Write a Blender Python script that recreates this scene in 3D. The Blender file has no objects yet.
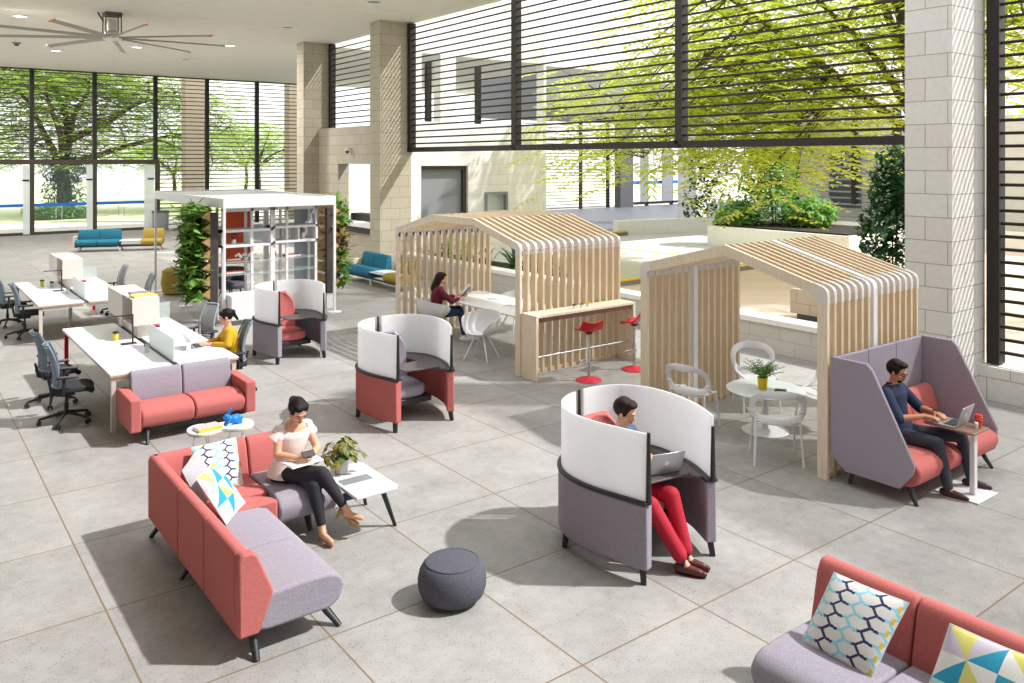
import bpy, math, random
from mathutils import Vector, Matrix, Euler
V = Vector
PI = math.pi
scene = bpy.context.scene
COL = scene.collection

# ---------------------------------------------------------------- materials
def lin(c):
    c = c / 255.0
    return c / 12.92 if c <= 0.04045 else ((c + 0.055) / 1.055) ** 2.4
def rgb(h):
    return (lin(int(h[0:2], 16)), lin(int(h[2:4], 16)), lin(int(h[4:6], 16)), 1)
MATS = {}
def mat(name, col, rough=0.6, metal=0.0, noise=0.0, nscale=20.0, bump=0.0, bscale=None, spec=0.5, emis=0.0, trans=0.0, col2=None, sub=0.0, stretch=None):
    m = bpy.data.materials.new(name); m.use_nodes = True
    nt = m.node_tree; b = nt.nodes['Principled BSDF']
    b.inputs['Base Color'].default_value = rgb(col)
    b.inputs['Roughness'].default_value = rough
    b.inputs['Metallic'].default_value = metal
    b.inputs['Specular IOR Level'].default_value = spec
    if trans: b.inputs['Transmission Weight'].default_value = trans
    if emis:
        b.inputs['Emission Color'].default_value = rgb(col); b.inputs['Emission Strength'].default_value = emis
    if noise or bump or col2:
        tc = nt.nodes.new('ShaderNodeTexCoord'); n = nt.nodes.new('ShaderNodeTexNoise')
        n.inputs['Scale'].default_value = nscale; n.inputs['Detail'].default_value = 4
        src = tc.outputs['Object']
        if stretch:
            mp = nt.nodes.new('ShaderNodeMapping'); mp.inputs['Scale'].default_value = stretch
            nt.links.new(src, mp.inputs['Vector']); src = mp.outputs['Vector']
        nt.links.new(src, n.inputs['Vector'])
        if noise or col2:
            mx = nt.nodes.new('ShaderNodeMix'); mx.data_type = 'RGBA'
            c = rgb(col); mx.inputs['A'].default_value = c
            mx.inputs['B'].default_value = rgb(col2) if col2 else tuple([x * (1 - noise) for x in c[:3]] + [1])
            mr = nt.nodes.new('ShaderNodeMapRange'); mr.inputs['From Min'].default_value = 0.35; mr.inputs['From Max'].default_value = 0.65
            nt.links.new(n.outputs['Fac'], mr.inputs['Value']); nt.links.new(mr.outputs['Result'], mx.inputs['Factor'])
            nt.links.new(mx.outputs['Result'], b.inputs['Base Color'])
        if bump:
            n2 = n
            if bscale:
                n2 = nt.nodes.new('ShaderNodeTexNoise'); n2.inputs['Scale'].default_value = bscale; nt.links.new(src, n2.inputs['Vector'])
            bp = nt.nodes.new('ShaderNodeBump'); bp.inputs['Strength'].default_value = bump; bp.inputs['Distance'].default_value = 0.01
            nt.links.new(n2.outputs['Fac'], bp.inputs['Height']); nt.links.new(bp.outputs['Normal'], b.inputs['Normal'])
    MATS[name] = m
    return m
def leafmat(name, c1, c2, sub=0.35):
    m = bpy.data.materials.new(name); m.use_nodes = True; nt = m.node_tree; b = nt.nodes['Principled BSDF']
    oi = nt.nodes.new('ShaderNodeTexNoise'); tc = nt.nodes.new('ShaderNodeTexCoord'); oi.inputs['Scale'].default_value = 6
    nt.links.new(tc.outputs['Object'], oi.inputs['Vector'])
    mx = nt.nodes.new('ShaderNodeMix'); mx.data_type = 'RGBA'; mx.inputs['A'].default_value = rgb(c1); mx.inputs['B'].default_value = rgb(c2)
    mr = nt.nodes.new('ShaderNodeMapRange'); mr.inputs['From Min'].default_value = .35; mr.inputs['From Max'].default_value = .65
    nt.links.new(oi.outputs['Fac'], mr.inputs['Value']); nt.links.new(mr.outputs['Result'], mx.inputs['Factor'])
    nt.links.new(mx.outputs['Result'], b.inputs['Base Color']); b.inputs['Roughness'].default_value = .5
    tr = nt.nodes.new('ShaderNodeBsdfTranslucent'); nt.links.new(mx.outputs['Result'], tr.inputs['Color'])
    ms = nt.nodes.new('ShaderNodeMixShader'); ms.inputs[0].default_value = sub
    nt.links.new(b.outputs[0], ms.inputs[1]); nt.links.new(tr.outputs[0], ms.inputs[2])
    nt.links.new(ms.outputs[0], nt.nodes['Material Output'].inputs['Surface'])
    MATS[name] = m; return m
def glassmat(name, col, alpha, rough=0.05):
    m = bpy.data.materials.new(name); m.use_nodes = True; nt = m.node_tree; b = nt.nodes['Principled BSDF']
    b.inputs['Base Color'].default_value = rgb(col); b.inputs['Roughness'].default_value = rough
    t = nt.nodes.new('ShaderNodeBsdfTransparent'); ms = nt.nodes.new('ShaderNodeMixShader'); ms.inputs[0].default_value = alpha
    nt.links.new(t.outputs[0], ms.inputs[1]); nt.links.new(b.outputs[0], ms.inputs[2])
    nt.links.new(ms.outputs[0], nt.nodes['Material Output'].inputs['Surface'])
    MATS[name] = m; return m
def fabric(name, c, c2):
    return mat(name, c, .95, col2=c2, nscale=130, bump=.35, bscale=260, spec=.15)

def math_node(nt, op, a, b=None, c=None):
    n = nt.nodes.new('ShaderNodeMath'); n.operation = op
    for i, x in enumerate((a, b, c)):
        if x is None: continue
        if isinstance(x, (int, float)): n.inputs[i].default_value = x
        else: nt.links.new(x, n.inputs[i])
    return n.outputs[0]

def floor_material():
    m = bpy.data.materials.new('concrete_tiles'); m.use_nodes = True; nt = m.node_tree; b = nt.nodes['Principled BSDF']
    tc = nt.nodes.new('ShaderNodeTexCoord'); sp = nt.nodes.new('ShaderNodeSeparateXYZ'); nt.links.new(tc.outputs['Object'], sp.inputs[0])
    def cell(o, off, step):
        q = math_node(nt, 'DIVIDE', math_node(nt, 'SUBTRACT', o, off), step)
        fl = math_node(nt, 'FLOOR', q); fr = math_node(nt, 'FRACT', q)
        d = math_node(nt, 'MULTIPLY', math_node(nt, 'MINIMUM', fr, math_node(nt, 'SUBTRACT', 1.0, fr)), step)
        return fl, d
    fx, dx = cell(sp.outputs[0], 1.32, 1.207); fy, dy = cell(sp.outputs[1], 6.81, 1.336)
    d = math_node(nt, 'MINIMUM', dx, dy); line = math_node(nt, 'LESS_THAN', d, 0.007)
    cb = nt.nodes.new('ShaderNodeCombineXYZ'); nt.links.new(fx, cb.inputs[0]); nt.links.new(fy, cb.inputs[1])
    wn = nt.nodes.new('ShaderNodeTexWhiteNoise'); nt.links.new(cb.outputs[0], wn.inputs['Vector'])
    n1 = nt.nodes.new('ShaderNodeTexNoise'); n1.inputs['Scale'].default_value = 1.6; n1.inputs['Detail'].default_value = 6; n1.inputs['Roughness'].default_value = .65
    n2 = nt.nodes.new('ShaderNodeTexNoise'); n2.inputs['Scale'].default_value = 60; n2.inputs['Detail'].default_value = 3
    n3 = nt.nodes.new('ShaderNodeTexNoise'); n3.inputs['Scale'].default_value = 9; n3.inputs['Detail'].default_value = 5
    for n in (n1, n2, n3): nt.links.new(tc.outputs['Object'], n.inputs['Vector'])
    v = math_node(nt, 'MULTIPLY_ADD', wn.outputs['Value'], .06, .56)
    v = math_node(nt, 'ADD', v, math_node(nt, 'MULTIPLY', math_node(nt, 'SUBTRACT', n1.outputs['Fac'], .5), .45))
    v = math_node(nt, 'ADD', v, math_node(nt, 'MULTIPLY', math_node(nt, 'SUBTRACT', n3.outputs['Fac'], .5), .16))
    # dark pits of the exposed aggregate, denser where the slow noise is low
    pit = math_node(nt, 'LESS_THAN', n2.outputs['Fac'], math_node(nt, 'MULTIPLY_ADD', n3.outputs['Fac'], -.16, .45))
    v = math_node(nt, 'SUBTRACT', v, math_node(nt, 'MULTIPLY', pit, .2))
    mc = nt.nodes.new('ShaderNodeMix'); mc.data_type = 'RGBA'; mc.blend_type = 'MULTIPLY'; mc.inputs['Factor'].default_value = 1
    mc.inputs['A'].default_value = rgb('C9C6C2'); nt.links.new(v, mc.inputs['B'])
    ml = nt.nodes.new('ShaderNodeMix'); ml.data_type = 'RGBA'; nt.links.new(line, ml.inputs['Factor'])
    nt.links.new(mc.outputs['Result'], ml.inputs['A']); ml.inputs['B'].default_value = rgb('7E6C55')
    nt.links.new(ml.outputs['Result'], b.inputs['Base Color']); b.inputs['Roughness'].default_value = .55; b.inputs['Specular IOR Level'].default_value = .35
    bp = nt.nodes.new('ShaderNodeBump'); bp.inputs['Strength'].default_value = .25; bp.inputs['Distance'].default_value = .01
    nt.links.new(n2.outputs['Fac'], bp.inputs['Height']); nt.links.new(bp.outputs['Normal'], b.inputs['Normal'])
    return m

def block_material(name, c1, c2, mortar, w=.62, h=.325, msize=.008, off=.0):
    m = bpy.data.materials.new(name); m.use_nodes = True; nt = m.node_tree; b = nt.nodes['Principled BSDF']
    tc = nt.nodes.new('ShaderNodeTexCoord'); sp = nt.nodes.new('ShaderNodeSeparateXYZ'); nt.links.new(tc.outputs['Object'], sp.inputs[0])
    cb = nt.nodes.new('ShaderNodeCombineXYZ'); nt.links.new(math_node(nt, 'ADD', sp.outputs[0], sp.outputs[1]), cb.inputs[0])
    nt.links.new(math_node(nt, 'ADD', sp.outputs[2], off), cb.inputs[1])
    br = nt.nodes.new('ShaderNodeTexBrick'); nt.links.new(cb.outputs[0], br.inputs['Vector'])
    br.inputs['Scale'].default_value = 1; br.inputs['Brick Width'].default_value = w; br.inputs['Row Height'].default_value = h
    br.inputs['Mortar Size'].default_value = msize; br.inputs['Mortar Smooth'].default_value = 0; br.offset = .5
    br.inputs['Color1'].default_value = rgb(c1); br.inputs['Color2'].default_value = rgb(c2); br.inputs['Mortar'].default_value = rgb(mortar)
    n = nt.nodes.new('ShaderNodeTexNoise'); n.inputs['Scale'].default_value = 14; n.inputs['Detail'].default_value = 5; nt.links.new(tc.outputs['Object'], n.inputs['Vector'])
    mx = nt.nodes.new('ShaderNodeMix'); mx.data_type = 'RGBA'; mx.blend_type = 'MULTIPLY'; mx.inputs['Factor'].default_value = .18
    nt.links.new(br.outputs['Color'], mx.inputs['A']); nt.links.new(n.outputs['Fac'], mx.inputs['B'])
    nt.links.new(mx.outputs['Result'], b.inputs['Base Color']); b.inputs['Roughness'].default_value = .85
    bp = nt.nodes.new('ShaderNodeBump'); bp.inputs['Strength'].default_value = .3; bp.inputs['Distance'].default_value = .01
    nt.links.new(br.outputs['Fac'], bp.inputs['Height']); bp.invert = True; nt.links.new(bp.outputs['Normal'], b.inputs['Normal'])
    MATS[name] = m; return m

# ---------------------------------------------------------------- mesh builder
def ortho(d, hint=None):
    d = V(d).normalized()
    h = V(hint) if hint else (V((0, 0, 1)) if abs(d.z) < .9 else V((1, 0, 0)))
    u = d.cross(h)
    if u.length < 1e-6: u = d.cross(V((0, 1, 0)))
    u.normalize(); v = d.cross(u).normalized()
    return u, v
class MB:
    def __init__(s): s.v = []; s.f = []; s.m = []; s.cm = 0
    def add(s, vs, fs):
        o = len(s.v); s.v += [tuple(p) for p in vs]; s.f += [tuple(i + o for i in f) for f in fs]; s.m += [s.cm] * len(fs); return s
    def mi(s, i): s.cm = i; return s
    def box(s, a, b):
        x0, y0, z0 = [min(a[i], b[i]) for i in range(3)]; x1, y1, z1 = [max(a[i], b[i]) for i in range(3)]
        return s.add([(x0,y0,z0),(x1,y0,z0),(x1,y1,z0),(x0,y1,z0),(x0,y0,z1),(x1,y0,z1),(x1,y1,z1),(x0,y1,z1)],
              [(0,3,2,1),(4,5,6,7),(0,1,5,4),(1,2,6,5),(2,3,7,6),(3,0,4,7)])
    def obox(s, c, hx, hy, hz, M):
        c = V(c); pts = []
        for z in (-hz, hz):
            for x, y in ((-hx,-hy),(hx,-hy),(hx,hy),(-hx,hy)): pts.append(c + M @ V((x, y, z)))
        return s.add(pts, [(0,3,2,1),(4,5,6,7),(0,1,5,4),(1,2,6,5),(2,3,7,6),(3,0,4,7)])
    def prism(s, poly, d0, d1, axis='z'):
        def P(a, b, d): return {'z': (a, b, d), 'x': (d, a, b), 'y': (a, d, b)}[axis]
        n = len(poly); vs = [P(a, b, d0) for a, b in poly] + [P(a, b, d1) for a, b in poly]
        ar = sum(poly[i][0] * poly[(i+1) % n][1] - poly[(i+1) % n][0] * poly[i][1] for i in range(n))
        fl = (ar < 0) ^ (axis == 'y') ^ (d1 < d0)
        fs = [tuple(range(n - 1, -1, -1)), tuple(range(n, 2 * n))] + [(i, (i+1) % n, n + (i+1) % n, n + i) for i in range(n)]
        if fl: fs = [tuple(reversed(f)) for f in fs]
        return s.add(vs, fs)
    def tube(s, pts, r, seg=8, caps=True, closed=False, flat=None):
        pts = [V(p) for p in pts]; n = len(pts); rr = r if isinstance(r, (list, tuple)) else [r] * n
        u = None; vs = []
        for i, p in enumerate(pts):
            if closed: t = (pts[(i+1) % n] - pts[i-1])
            elif i == 0: t = pts[1] - pts[0]
            elif i == n - 1: t = pts[-1] - pts[-2]
            else: t = (pts[i+1] - p).normalized() + (p - pts[i-1]).normalized()
            t.normalize()
            if u is None: u, w = ortho(t)
            else:
                u = (u - t * u.dot(t))
                if u.length < 1e-6: u, w = ortho(t)
                u.normalize(); w = t.cross(u)
            for k in range(seg):
                a = 2 * PI * k / seg; vs.append(p + (u * math.cos(a) + w * math.sin(a) * (flat or 1)) * rr[i])
        fs = []
        for i in range(n if closed else n - 1):
            j = (i + 1) % n
            for k in range(seg):
                l = (k + 1) % seg; fs.append((i*seg+k, i*seg+l, j*seg+l, j*seg+k))
        if caps and not closed: fs += [tuple(range(seg - 1, -1, -1)), tuple((n-1)*seg + k for k in range(seg))]
        return s.add(vs, fs)
    def cyl(s, a, b, r, r2=None, seg=20): return s.tube([a, b], [r, r if r2 is None else r2], seg)
    def lathe(s, prof, c=(0,0,0), seg=28, sx=1, sy=1):
        n = len(prof); vs = []
        for r, z in prof:
            for k in range(seg):
                a = 2*PI*k/seg; vs.append((c[0] + r*sx*math.cos(a), c[1] + r*sy*math.sin(a), c[2] + z))
        fs = [(i*seg+k, i*seg+(k+1) % seg, (i+1)*seg+(k+1) % seg, (i+1)*seg+k) for i in range(n-1) for k in range(seg)]
        fs += [tuple(range(seg-1, -1, -1)), tuple((n-1)*seg + k for k in range(seg))]
        return s.add(vs, fs)
    def ell(s, c, r, M=None, su=16, sv=10):
        c = V(c); vs = []; M = M or Matrix.Identity(3)
        if not isinstance(r, (tuple, list)): r = (r, r, r)
        for i in range(1, sv):
            t = PI * i / sv
            for k in range(su):
                a = 2*PI*k/su; vs.append(c + M @ V((r[0]*math.sin(t)*math.cos(a), r[1]*math.sin(t)*math.sin(a), -r[2]*math.cos(t))))
        fs = [(i*su+k, i*su+(k+1) % su, (i+1)*su+(k+1) % su, (i+1)*su+k) for i in range(sv-2) for k in range(su)]
        b = len(vs); vs.append(c + M @ V((0,0,-r[2]))); vs.append(c + M @ V((0,0,r[2])))
        fs += [(b, (k+1) % su, k) for k in range(su)] + [(b+1, (sv-2)*su+k, (sv-2)*su+(k+1) % su) for k in range(su)]
        return s.add(vs, fs)
    def cap(s, a, b, ra, rb=None, seg=12):
        """tapered capsule"""
        a, b = V(a), V(b); rb = ra if rb is None else rb; d = (b - a); L = d.length
        if L < 1e-6: return s.ell(a, ra)
        d /= L; pts = []; rr = []
        for k in range(4): t = (k) / 4 * PI/2; pts.append(a - d * ra * math.cos(t) * .999); rr.append(max(ra * math.sin(t), ra*.05))
        pts.append(a); rr.append(ra); pts.append(b); rr.append(rb)
        for k in range(1, 5): t = k / 4 * PI/2; pts.append(b + d * rb * math.sin(t) * .999); rr.append(max(rb * math.cos(t), rb*.05))
        return s.tube(pts, rr, seg)
    def esweep(s, secs, seg=20):
        """secs: (centre, side vector*halfwidth, front vector*halfdepth)"""
        vs = []; n = len(secs)
        for c, a, b in secs:
            c, a, b = V(c), V(a), V(b)
            for k in range(seg):
                t = 2*PI*k/seg; vs.append(c + a*math.cos(t) + b*math.sin(t))
        fs = [(i*seg+k, i*seg+(k+1) % seg, (i+1)*seg+(k+1) % seg, (i+1)*seg+k) for i in range(n-1) for k in range(seg)]
        fs += [tuple(range(seg-1, -1, -1)), tuple((n-1)*seg+k for k in range(seg))]
        return s.add(vs, fs)
    def sheet(s, fn, nu, nv, th=.0, matfn=None, closed_u=False):
        """solid sheet; fn(u,v)->point, thickness along normals (fn differences)"""
        P = [[V(fn(i/nu, j/nv)) for j in range(nv+1)] for i in range(nu+1)]
        N = [[None]*(nv+1) for _ in range(nu+1)]
        for i in range(nu+1):
            for j in range(nv+1):
                a = P[min(i+1, nu)][j] - P[max(i-1, 0)][j]; b = P[i][min(j+1, nv)] - P[i][max(j-1, 0)]
                q = a.cross(b); N[i][j] = q.normalized() if q.length > 1e-12 else V((0,0,1))
        W = nv + 1; vs = [P[i][j] + N[i][j]*th/2 for i in range(nu+1) for j in range(nv+1)] + [P[i][j] - N[i][j]*th/2 for i in range(nu+1) for j in range(nv+1)]
        o = (nu+1)*W; o0 = len(s.v); s.v += [tuple(p) for p in vs]
        def F(f, m): s.f.append(tuple(i+o0 for i in f)); s.m.append(m)
        for i in range(nu):
            for j in range(nv):
                a, b, c, d = i*W+j, (i+1)*W+j, (i+1)*W+j+1, i*W+j+1
                m = matfn((i+.5)/nu, (j+.5)/nv) if matfn else s.cm
                F((a, b, c, d), m); F((d+o, c+o, b+o, a+o), m)
        for i in range(nu):
            F((i*W, i*W+o, (i+1)*W+o, (i+1)*W), s.cm); F((i*W+nv, (i+1)*W+nv, (i+1)*W+nv+o, i*W+nv+o), s.cm)
        for j in range(nv):
            F((j, j+1, j+1+o, j+o), s.cm); F((nu*W+j, nu*W+j+o, nu*W+j+1+o, nu*W+j+1), s.cm)
        return s
    def xf(s, M, start=0):
        for i in range(start, len(s.v)): s.v[i] = tuple(M @ V(s.v[i]))
        return s
SPLIT = {'stand': 'stand', 'tie_rod': 'tie_rod', 'foot_rail': 'foot_rail', 'base_rail': 'base_rail', 'rail': 'rail', 'seat_frame': 'seat_rod', 'pull_handle': 'pull_handle', 'feet': 'foot',
         'eyes': 'eye', 'irises': 'iris', 'eyebrows': 'eyebrow', 'pebbles': 'pebble', 'upright': 'upright', 'blossoms': 'blossom', 'apron': 'apron', 'mullion': 'mullion', 'flutter_sleeve': 'flutter_sleeve'}
def pieces(mb):
    par = list(range(len(mb.v)))
    def find(i):
        while par[i] != i: par[i] = par[par[i]]; i = par[i]
        return i
    for f in mb.f:
        a = find(f[0])
        for i in f[1:]: par[find(i)] = a
    g = {}
    for f, m in zip(mb.f, mb.m): g.setdefault(find(f[0]), []).append((f, m))
    out = []
    for fs in g.values():
        q = MB(); ids = sorted({i for f, _ in fs for i in f}); mp = {i: k for k, i in enumerate(ids)}
        q.v = [mb.v[i] for i in ids]; q.f = [tuple(mp[i] for i in f) for f, _ in fs]; q.m = [m for _, m in fs]; out.append(q)
    return out
def obj(name, mb, m, parent=None, bevel=0, smooth=40, seg=2, label=None, subsurf=0):
    if parent and name in SPLIT:
        ps = pieces(mb); name = SPLIT[name]
        if len(ps) > 1:
            return [obj1(name, q, m, parent, bevel, smooth, seg, label, subsurf) for q in ps][0]
    return obj1(name, mb, m, parent, bevel, smooth, seg, label, subsurf)
def obj1(name, mb, m, parent=None, bevel=0, smooth=40, seg=2, label=None, subsurf=0):
    me = bpy.data.meshes.new(name); me.from_pydata(mb.v, [], mb.f)
    ms = m if isinstance(m, (list, tuple)) else [m]
    for x in ms: me.materials.append(MATS[x] if isinstance(x, str) else x)
    if len(ms) > 1: me.polygons.foreach_set('material_index', mb.m)
    if smooth:
        me.polygons.foreach_set('use_smooth', [True]*len(me.polygons)); me.update(); me.set_sharp_from_angle(angle=math.radians(smooth))
    o = bpy.data.objects.new(name, me); COL.objects.link(o)
    if parent: o.parent = parent
    if bevel:
        md = o.modifiers.new('Bevel', 'BEVEL'); md.width = bevel; md.segments = seg; md.limit_method = 'ANGLE'; md.angle_limit = math.radians(40); md.use_clamp_overlap = True
    if subsurf:
        md = o.modifiers.new('Sub', 'SUBSURF'); md.levels = md.render_levels = subsurf
    if label: o['label'] = label
    return o
def remesh(name, mb, voxel, m, parent=None, smooth_it=3, factor=.5):
    """union of overlapping closed shapes as one continuous skin"""
    me = bpy.data.meshes.new('tmp'); me.from_pydata(mb.v, [], mb.f)
    o = bpy.data.objects.new('tmp', me); COL.objects.link(o)
    md = o.modifiers.new('R', 'REMESH'); md.mode = 'VOXEL'; md.voxel_size = voxel; md.adaptivity = 0
    if smooth_it:
        sm = o.modifiers.new('S', 'SMOOTH'); sm.factor = factor; sm.iterations = smooth_it
    bpy.context.view_layer.update(); dg = bpy.context.evaluated_depsgraph_get()
    me2 = bpy.data.meshes.new_from_object(o.evaluated_get(dg)); me2.name = name
    bpy.data.objects.remove(o); bpy.data.meshes.remove(me)
    me2.materials.clear(); me2.materials.append(MATS[m] if isinstance(m, str) else m)
    me2.polygons.foreach_set('use_smooth', [True]*len(me2.polygons))
    r = bpy.data.objects.new(name, me2); COL.objects.link(r)
    if parent: r.parent = parent
    return r
def tag(o, label=None, cat=None, group=None, kind=None):
    if label: o['label'] = label
    if cat: o['category'] = cat
    if group: o['group'] = group
    if kind: o['kind'] = kind
    return o
def thing(name, label, cat, loc=(0,0,0), rz=0, group=None):
    o = bpy.data.objects.new(name, None); COL.objects.link(o); o.location = loc; o.rotation_euler = (0, 0, rz)
    o.empty_display_size = .1
    return tag(o, label, cat, group)
def copy_tree(o, parent=None):
    c = o.copy(); COL.objects.link(c)
    if parent: c.parent = parent
    for ch in list(o.children): copy_tree(ch, c)
    return c
def dup(root, loc, rz, label, group=None):
    c = copy_tree(root); c.location = loc; c.rotation_euler = (0, 0, rz); c['label'] = label
    if group: c['group'] = group
    return c
def struct(name, mb, m, label=None, cat=None, **k):
    o = obj(name, mb, m, **k); o['kind'] = 'structure'
    if label: o['label'] = label
    if cat: o['category'] = cat
    return o
def catmull(pts, n=6):
    out = []; P = [pts[0]] + list(pts) + [pts[-1]]
    for i in range(1, len(P)-2):
        p0, p1, p2, p3 = [V(p) for p in P[i-1:i+3]]
        for k in range(n):
            t = k/n; out.append(.5*((2*p1) + (p2-p0)*t + (2*p0-5*p1+4*p2-p3)*t*t + (3*p1-p0-3*p2+p3)*t**3))
    out.append(V(pts[-1])); return out
# ---------------------------------------------------------------- materials of the place
MATS['floor'] = floor_material()
block_material('block_shade', 'C6BDA9', 'BDB4A0', 'A39985', w=.62, h=.325)  # pillar stone, its shaded tone put into the colour
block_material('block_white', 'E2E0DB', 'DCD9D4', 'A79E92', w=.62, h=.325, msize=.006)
block_material('block_grey', 'D9D6CC', 'D2CEC3', 'BBB5A8', w=.62, h=.25, msize=.006)
block_material('block_out', 'FAF8F5', 'F4F2EE', 'DEDAD3', w=.62, h=.325, msize=.006)
block_material('paver', 'F3DDD0', 'EBCFC0', 'D6BDB0', w=.22, h=.11)
mat('ceiling', 'F3EEE3', .9, noise=.04, nscale=2)
mat('dark_metal', '2B2725', .5, metal=.3)
mat('brown_metal', '4A4038', .5, metal=.2)
mat('white_paint', 'F0EFEC', .5)
mat('coping', 'F2F0EA', .7, noise=.05, nscale=8)
mat('concrete_out', 'DAD6CE', .9, noise=.08, nscale=3)
mat('asphalt', 'DCD9D4', .9, noise=.1, nscale=5)
mat('dark_floor', '63676C', .5, noise=.15, nscale=1)
mat('lawn', 'DDE6B8', .95, noise=.2, nscale=3)
mat('yellow_paint', 'F0C800', .6, noise=.1, nscale=10)
mat('curb', '84827E', .9, noise=.1, nscale=10)
mat('soil', '3A332C', 1, noise=.4, nscale=25, bump=.5)
mat('blue_film', '1E6FE0', .5)
mat('tan_column', 'A89B84', .8, noise=.1, nscale=4)
mat('grey_panel', '8A8D92', .6)
mat('dark_panel', '55565A', .6)
glassmat('door_glass', 'DDE8EA', .05)
glassmat('frost_glass', 'EAF3F2', .72, .4)
glassmat('clear_glass', 'D5E6E4', .30, .05)
mat('chrome', 'C8C8C8', .2, metal=1)
mat('bark', '5E4D40', .9, noise=.3, nscale=12, bump=.6)
leafmat('leaf_lime', 'CEDC48', 'EAEF7C', .5)
leafmat('leaf_park', '8AA844', 'AEC45E', .4)
leafmat('leaf_bush', '77A850', '93C060', .4)
leafmat('leaf_green', '5C8A3A', '86AE4E', .3)
leafmat('leaf_wall', '4F7F2E', '86A93E', .3)
leafmat('leaf_dark', '3C6B3A', '2A4F2C', .2)
leafmat('leaf_blue', '6B8578', '4D6A58', .2)
leafmat('leaf_pot', '4F6E2C', '7C9340', .2)
leafmat('leaf_red', '9A6A3A', '6A7434', .2)
mat('lamp', 'FFFFFF', .5, emis=3.0)

# ---------------------------------------------------------------- ground and floor
struct('floor', MB().box((-9, -3, -.2), (12.62, 43, 0)), 'floor', 'pale grey concrete tile floor with thin brown joints', 'floor', smooth=0)
struct('floor_hall', MB().box((12.62, 28.3, -.2), (56, 43, -.001)), 'dark_floor', 'dark smooth floor of the far hall', 'floor', smooth=0)
struct('ground_paving', MB().box((12.62, -12, -.3), (33.2, 16.2, -.03)), 'paver', 'beige brick paving of the courtyard', 'ground', smooth=0)
struct('ground_road', MB().box((12.62, 16.2, -.3), (60, 28.3, -.04)), 'asphalt', 'pale road surface crossing the courtyard', 'road', smooth=0)
struct('ground_outside', MB().box((-60, 43, -.3), (90, 51, -.02)), 'concrete_out', 'pale paving outside the glass entrance doors', 'ground', smooth=0)
struct('ground_lawn', MB().box((-90, 51, -.3), (120, 140, -.03)), 'lawn', 'sunlit lawn beyond the entrance', 'lawn', smooth=0)
struct('ground_far', MB().box((33.2, -60, -.35), (120, 51, -.06)), 'concrete_out', 'pale ground beyond the courtyard building', 'ground', smooth=0)
k = MB().box((15.4, 16.05, -.03), (21.9, 16.3, .1)); k.mi(1).box((15.4, 16.05, .1), (21.9, 16.3, .13))
struct('trim_kerb', k, ['curb', 'yellow_paint'], 'grey kerb with a yellow painted top in the courtyard', 'kerb', smooth=0)
k = MB().box((25.6, 26.75, -.03), (26.9, 27.15, .12)); k.mi(1).box((25.6, 26.75, .12), (26.9, 27.15, .16))
struct('trim_kerb_end', k, ['curb', 'yellow_paint'], 'short yellow topped kerb at the end of the white courtyard wall', 'kerb', smooth=0)
k = MB().box((32.9, 17.2, -.03), (33.15, 19.0, .12)); k.mi(1).box((32.9, 17.4, .12), (33.15, 18.7, .16))
struct('trim_kerb_right', k, ['curb', 'yellow_paint'], 'yellow marked kerb beside the stone pillar and dark shrub', 'kerb', smooth=0)
k = MB().box((22.75, 20.0, -.04), (22.87, 23.6, -.028))
struct('trim_road_line', k, 'yellow_paint', 'thin yellow line painted on the courtyard road', 'road marking', smooth=0)

# ---------------------------------------------------------------- ceiling
cz = 7.55
struct('ceiling', MB().box((-14, 17.2, cz), (12.78, 43.2, cz+.35)), 'ceiling', 'plain off-white ceiling over the far end of the hall', 'ceiling', smooth=0)
struct('ceiling_far', MB().box((12.78, 28.05, cz), (30, 43.2, cz+.35)), 'ceiling', 'off-white ceiling continuing beyond the stone pillars', 'ceiling', smooth=0)
def from_px(u, v, z):
    f, th, h = 825., math.radians(52.82797), 3.4
    D = f*(h-z)/(v-160); R = (u-512)/f*D
    return D*math.cos(th)+R*math.sin(th), D*math.sin(th)-R*math.cos(th)
struct('ceiling_near_blocker', MB().box((-9.2, -3.2, cz), (4.2, 17.2, cz+.35)), 'ceiling', 'unseen ceiling added over the near left to cut sky light, left open beside it for the sun', 'ceiling', smooth=0)  # added out of view to block sky light, cut short to let the sun in
struct('wall_left_blocker', MB().box((-9.2, -3.2, 0), (-9, 17, cz)), 'white_paint', 'unseen white wall added far to the left to cut ambient light', 'wall', smooth=0)  # added out of view to lower the ambient light from the left
struct('wall_back_blocker', MB().box((-9, -3.2, 0), (12.5, -3, cz)), 'white_paint', 'unseen white wall added behind the camera to cut ambient light', 'wall', smooth=0)  # added out of view to lower the ambient light from behind
LIGHTS = [(56, 50.5, 1), (288, 27, 0), (230, 45.5, 1), (186, 59, 0), (374, 1.5, 0), (137, 47, 1), (20, 16, 1)]
LBL = ['glowing round downlight below the left fan blades', 'unlit round downlight left of the far stone pillars', 'glowing round downlight to the right of the fan',
       'unlit round downlight near the entrance end of the ceiling', 'unlit round downlight closest to the louvre wall', 'glowing round downlight under the right fan blades', 'glowing round downlight at the left edge above the fan']
for (u, v, on), lb in zip(LIGHTS, LBL):
    x, y = from_px(u, v, cz)
    t = thing('ceiling_downlight', lb, 'ceiling light', (x, y, cz), 0, 'recessed ceiling downlights')
    obj('rim', MB().lathe([(.16, 0), (.30, 0), (.30, -.02), (.27, -.035), (.2, -.03), (.16, -.008)], seg=32), 'white_paint', t)
    if on:
        al = bpy.data.lights.new('downlight', 'AREA'); al.shape = 'DISK'; al.size = .36; al.energy = 230; al.color = (1, .97, .93); ao = bpy.data.objects.new('downlight_bulb', al); COL.objects.link(ao); ao.parent = t; ao.location = (0, 0, -.04)
    obj('lens', MB().lathe([(.001, -.006), (.19, -.006), (.19, -.012), (.001, -.012)], seg=32), 'lamp' if on else 'grey_panel', t)
x, y = from_px(16.5, 42.5, cz)
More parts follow.
